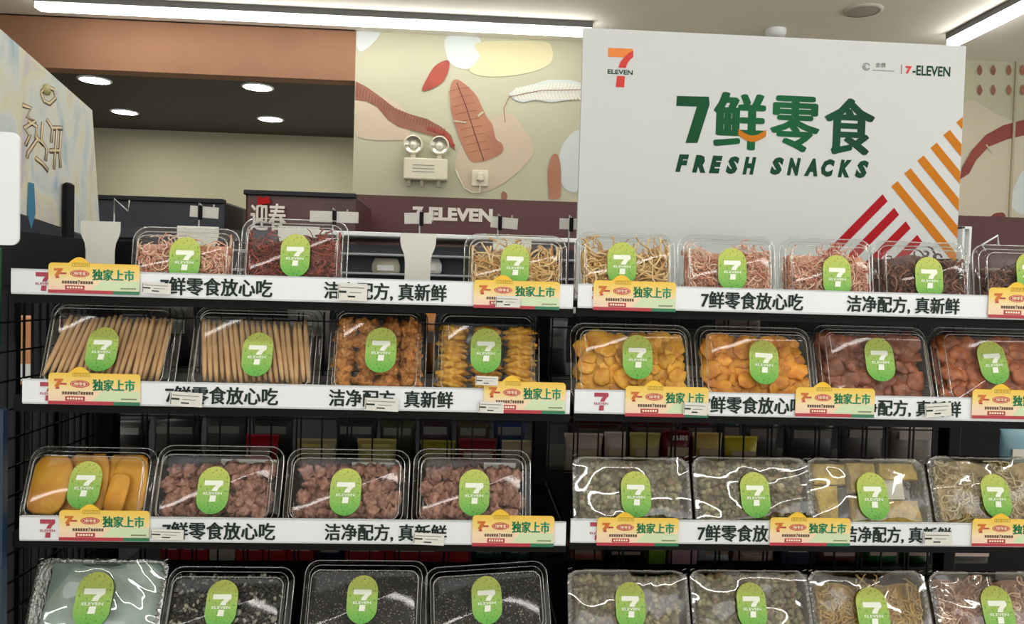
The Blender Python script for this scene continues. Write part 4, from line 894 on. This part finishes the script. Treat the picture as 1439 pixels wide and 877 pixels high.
# ================================================================== products on the far side of the shelving
def bag(px0, px1, pt, y, zfloor, c, label, panel=None, carton=False, txt=None):
    zz = on_y((px0+px1)/2, pt, y).z; h = max(.03, zz-zfloor); x0 = px_x(px0, zz, y); x1 = px_x(px1, zz, y); w = x1-x0
    M = Matrix.Translation(((x0+x1)/2, y, zfloor)); nm = 'carton' if carton else 'snack_bag'
    r = root(nm, M, label, 'carton' if carton else 'bag', 'goods on the far side of the shelving')
    m = mat('pack_%d_%d_%d' % c, c, .35 if not carton else .5)
    b = MB()
    if carton: b.bbox(-w/2, w/2, 0, .05, 0, h, m, .0015)
    else:
        rg = []
        for k in range(9):
            t = k/8; d = .022*math.sin(PI*t)**.6+.001; s = 1-.05*math.sin(PI*t)
            rg.append([(w/2*s*math.cos(a*PI/8)*(1 if abs(math.cos(a*PI/8)) > .01 else 0), .025+d*math.sin(a*PI/8)*(1+.12*math.sin(a*3+k)), h*t) for a in range(16)])
        b.loft(rg, m, cap0=True, cap1=True)
    b.build('body', r)
    if not carton:
        b = MB(); b.box(-w/2, w/2, .024, .026, h-.006, h+.004, m); b.build('top_seal', r)
    pc, a, e = (panel or ((200,196,186), .45, .62))
    b = MB(); yp = -.0006 if carton else .0005
    b.slab([(-w*.36,h*a),(w*.36,h*a),(w*.36,h*e),(-w*.36,h*e)], yp-.0004, yp+.004, mat('pack_%d_%d_%d' % pc, pc, .5)); b.build('printed_panel', r)
    if txt: b = MB(); b.text(txt[0], -w*.3, w*.3, h*txt[1], h*txt[2], yp-.001, mat('pack_%d_%d_%d' % txt[3], txt[3], .5), bold=.02); b.build('lettering', r)
Z3 = ROWZ[0][2]+.0125; Z4 = ROWZ[0][3]+.0125; Z2 = ROWZ[0][1]+.0125
G = (168,172,170)
back = [(130,205,592,(36,38,42),'dark glossy'), (210,280,590,(60,62,66),'charcoal'), (284,345,588,(88,92,90),'slate grey'), (350,410,588,(70,74,70),'smoky grey'), (470,530,588,(64,72,74),'blue-grey'), (532,585,590,(92,100,70),'olive'), (588,636,588,(84,52,66),'plum'), (640,690,590,(112,96,70),'khaki'), (694,740,588,(44,70,130),'blue'),
        (800,880,590,(92,22,32),'dark red'), (884,960,588,(110,24,36),'crimson'), (962,1008,588,(104,28,44),'wine red'), (1012,1044,586,(30,88,84),'teal'), (1048,1100,590,(78,76,72),'taupe'), (1106,1180,592,(60,56,54),'dark taupe'), (1186,1250,590,(76,70,68),'brown-grey'), (1256,1320,594,(90,84,80),'warm grey')]
for i, (a, c, pt, col, lb) in enumerate(back):
    bag(a, c, pt, .56, Z3, col, lb+' bag behind the wire grid between the second and third shelves', ((150,150,146) if i < 9 else (120,110,104), .62, .8))
front = [(340,388,616,(200,30,44),'red'), (412,470,622,(214,196,150),'cream and yellow'), (500,556,622,(222,200,120),'pale yellow'), (590,640,624,(176,164,60),'mustard'), (644,700,622,(150,40,44),'brick red'), (704,750,624,(220,196,160),'beige'),
         (795,850,614,(220,196,180),'pink-white'), (852,884,612,(226,206,190),'cream'), (888,932,613,(206,190,110),'yellow-green'), (934,974,610,(122,20,32),'red with white characters'), (978,1020,613,(224,190,110),'apricot'), (1022,1070,618,(222,198,60),'bright yellow')]
for i, (a, c, pt, col, lb) in enumerate(front):
    bag(a, c, pt, .42, Z3, col, lb+' pack behind the wire grid just above the third shelf boxes', ((226,210,120), .86, .96) if i in (1,2) else ((200,180,150), .5, .7), txt=('追剧', .86, .98, (230,226,220)) if 'characters' in lb else None)
low = [(225,252,772,(168,24,32),'narrow red',1), (254,292,771,(190,30,38),'red',1), (294,330,773,(206,196,186),'white-fronted',1), (332,368,773,(196,40,44),'pink-red',1), (370,402,773,(200,30,34),'bright red',1), (404,440,775,(176,26,34),'scarlet',1), (442,482,768,(24,40,84),'dark blue',0), (484,540,774,(186,28,34),'long red',1), (542,622,774,(170,24,30),'widest red',1), (624,662,770,(196,36,34),'orange-red',1), (664,710,768,(26,92,80),'teal',0), (712,758,768,(40,100,86),'pale teal',0),
       (800,850,769,(190,110,90),'salmon',0), (852,908,771,(40,30,30),'black',0), (912,936,769,(120,150,30),'lime green',1), (942,980,769,(206,160,176),'pink',1), (984,1030,770,(190,196,206),'pale blue',0), (1034,1094,772,(214,176,160),'peach',0), (1098,1140,771,(26,26,60),'navy',1), (1150,1210,772,(96,50,48),'maroon',0), (1216,1268,771,(20,84,44),'green',0), (1272,1312,771,(24,70,36),'dark green',0), (1330,1400,772,(30,34,38),'near-black',0)]
for i, (a, c, pt, col, lb, ct) in enumerate(low):
    bag(a, c, pt, .43, Z4, col, lb+(' carton' if ct else ' bag')+' behind the wire grid just above the lowest shelf boxes', ((214,200,186), .80, .90) if ct else ((170,150,140), .6, .8), carton=bool(ct))
up = [(100,160,424,(50,46,44),'dark brown'), (200,268,420,(44,40,40),'black'), (400,462,422,(96,92,92),'silver grey'), (596,612,440,(180,120,60),'amber'), (756,800,450,(90,90,100),'silver-white'), (1010,1075,446,(60,30,30),'dark maroon')]
for i, (a, c, pt, col, lb) in enumerate(up):
    bag(a, c, pt, .45, Z2, col, lb+' bag behind the wire grid under the top shelf', ((150,150,150), .5, .7))
bag(1416, 1480, 604, .44, Z3, (110,150,164), 'pale blue rounded bag at the far right under the second rail')
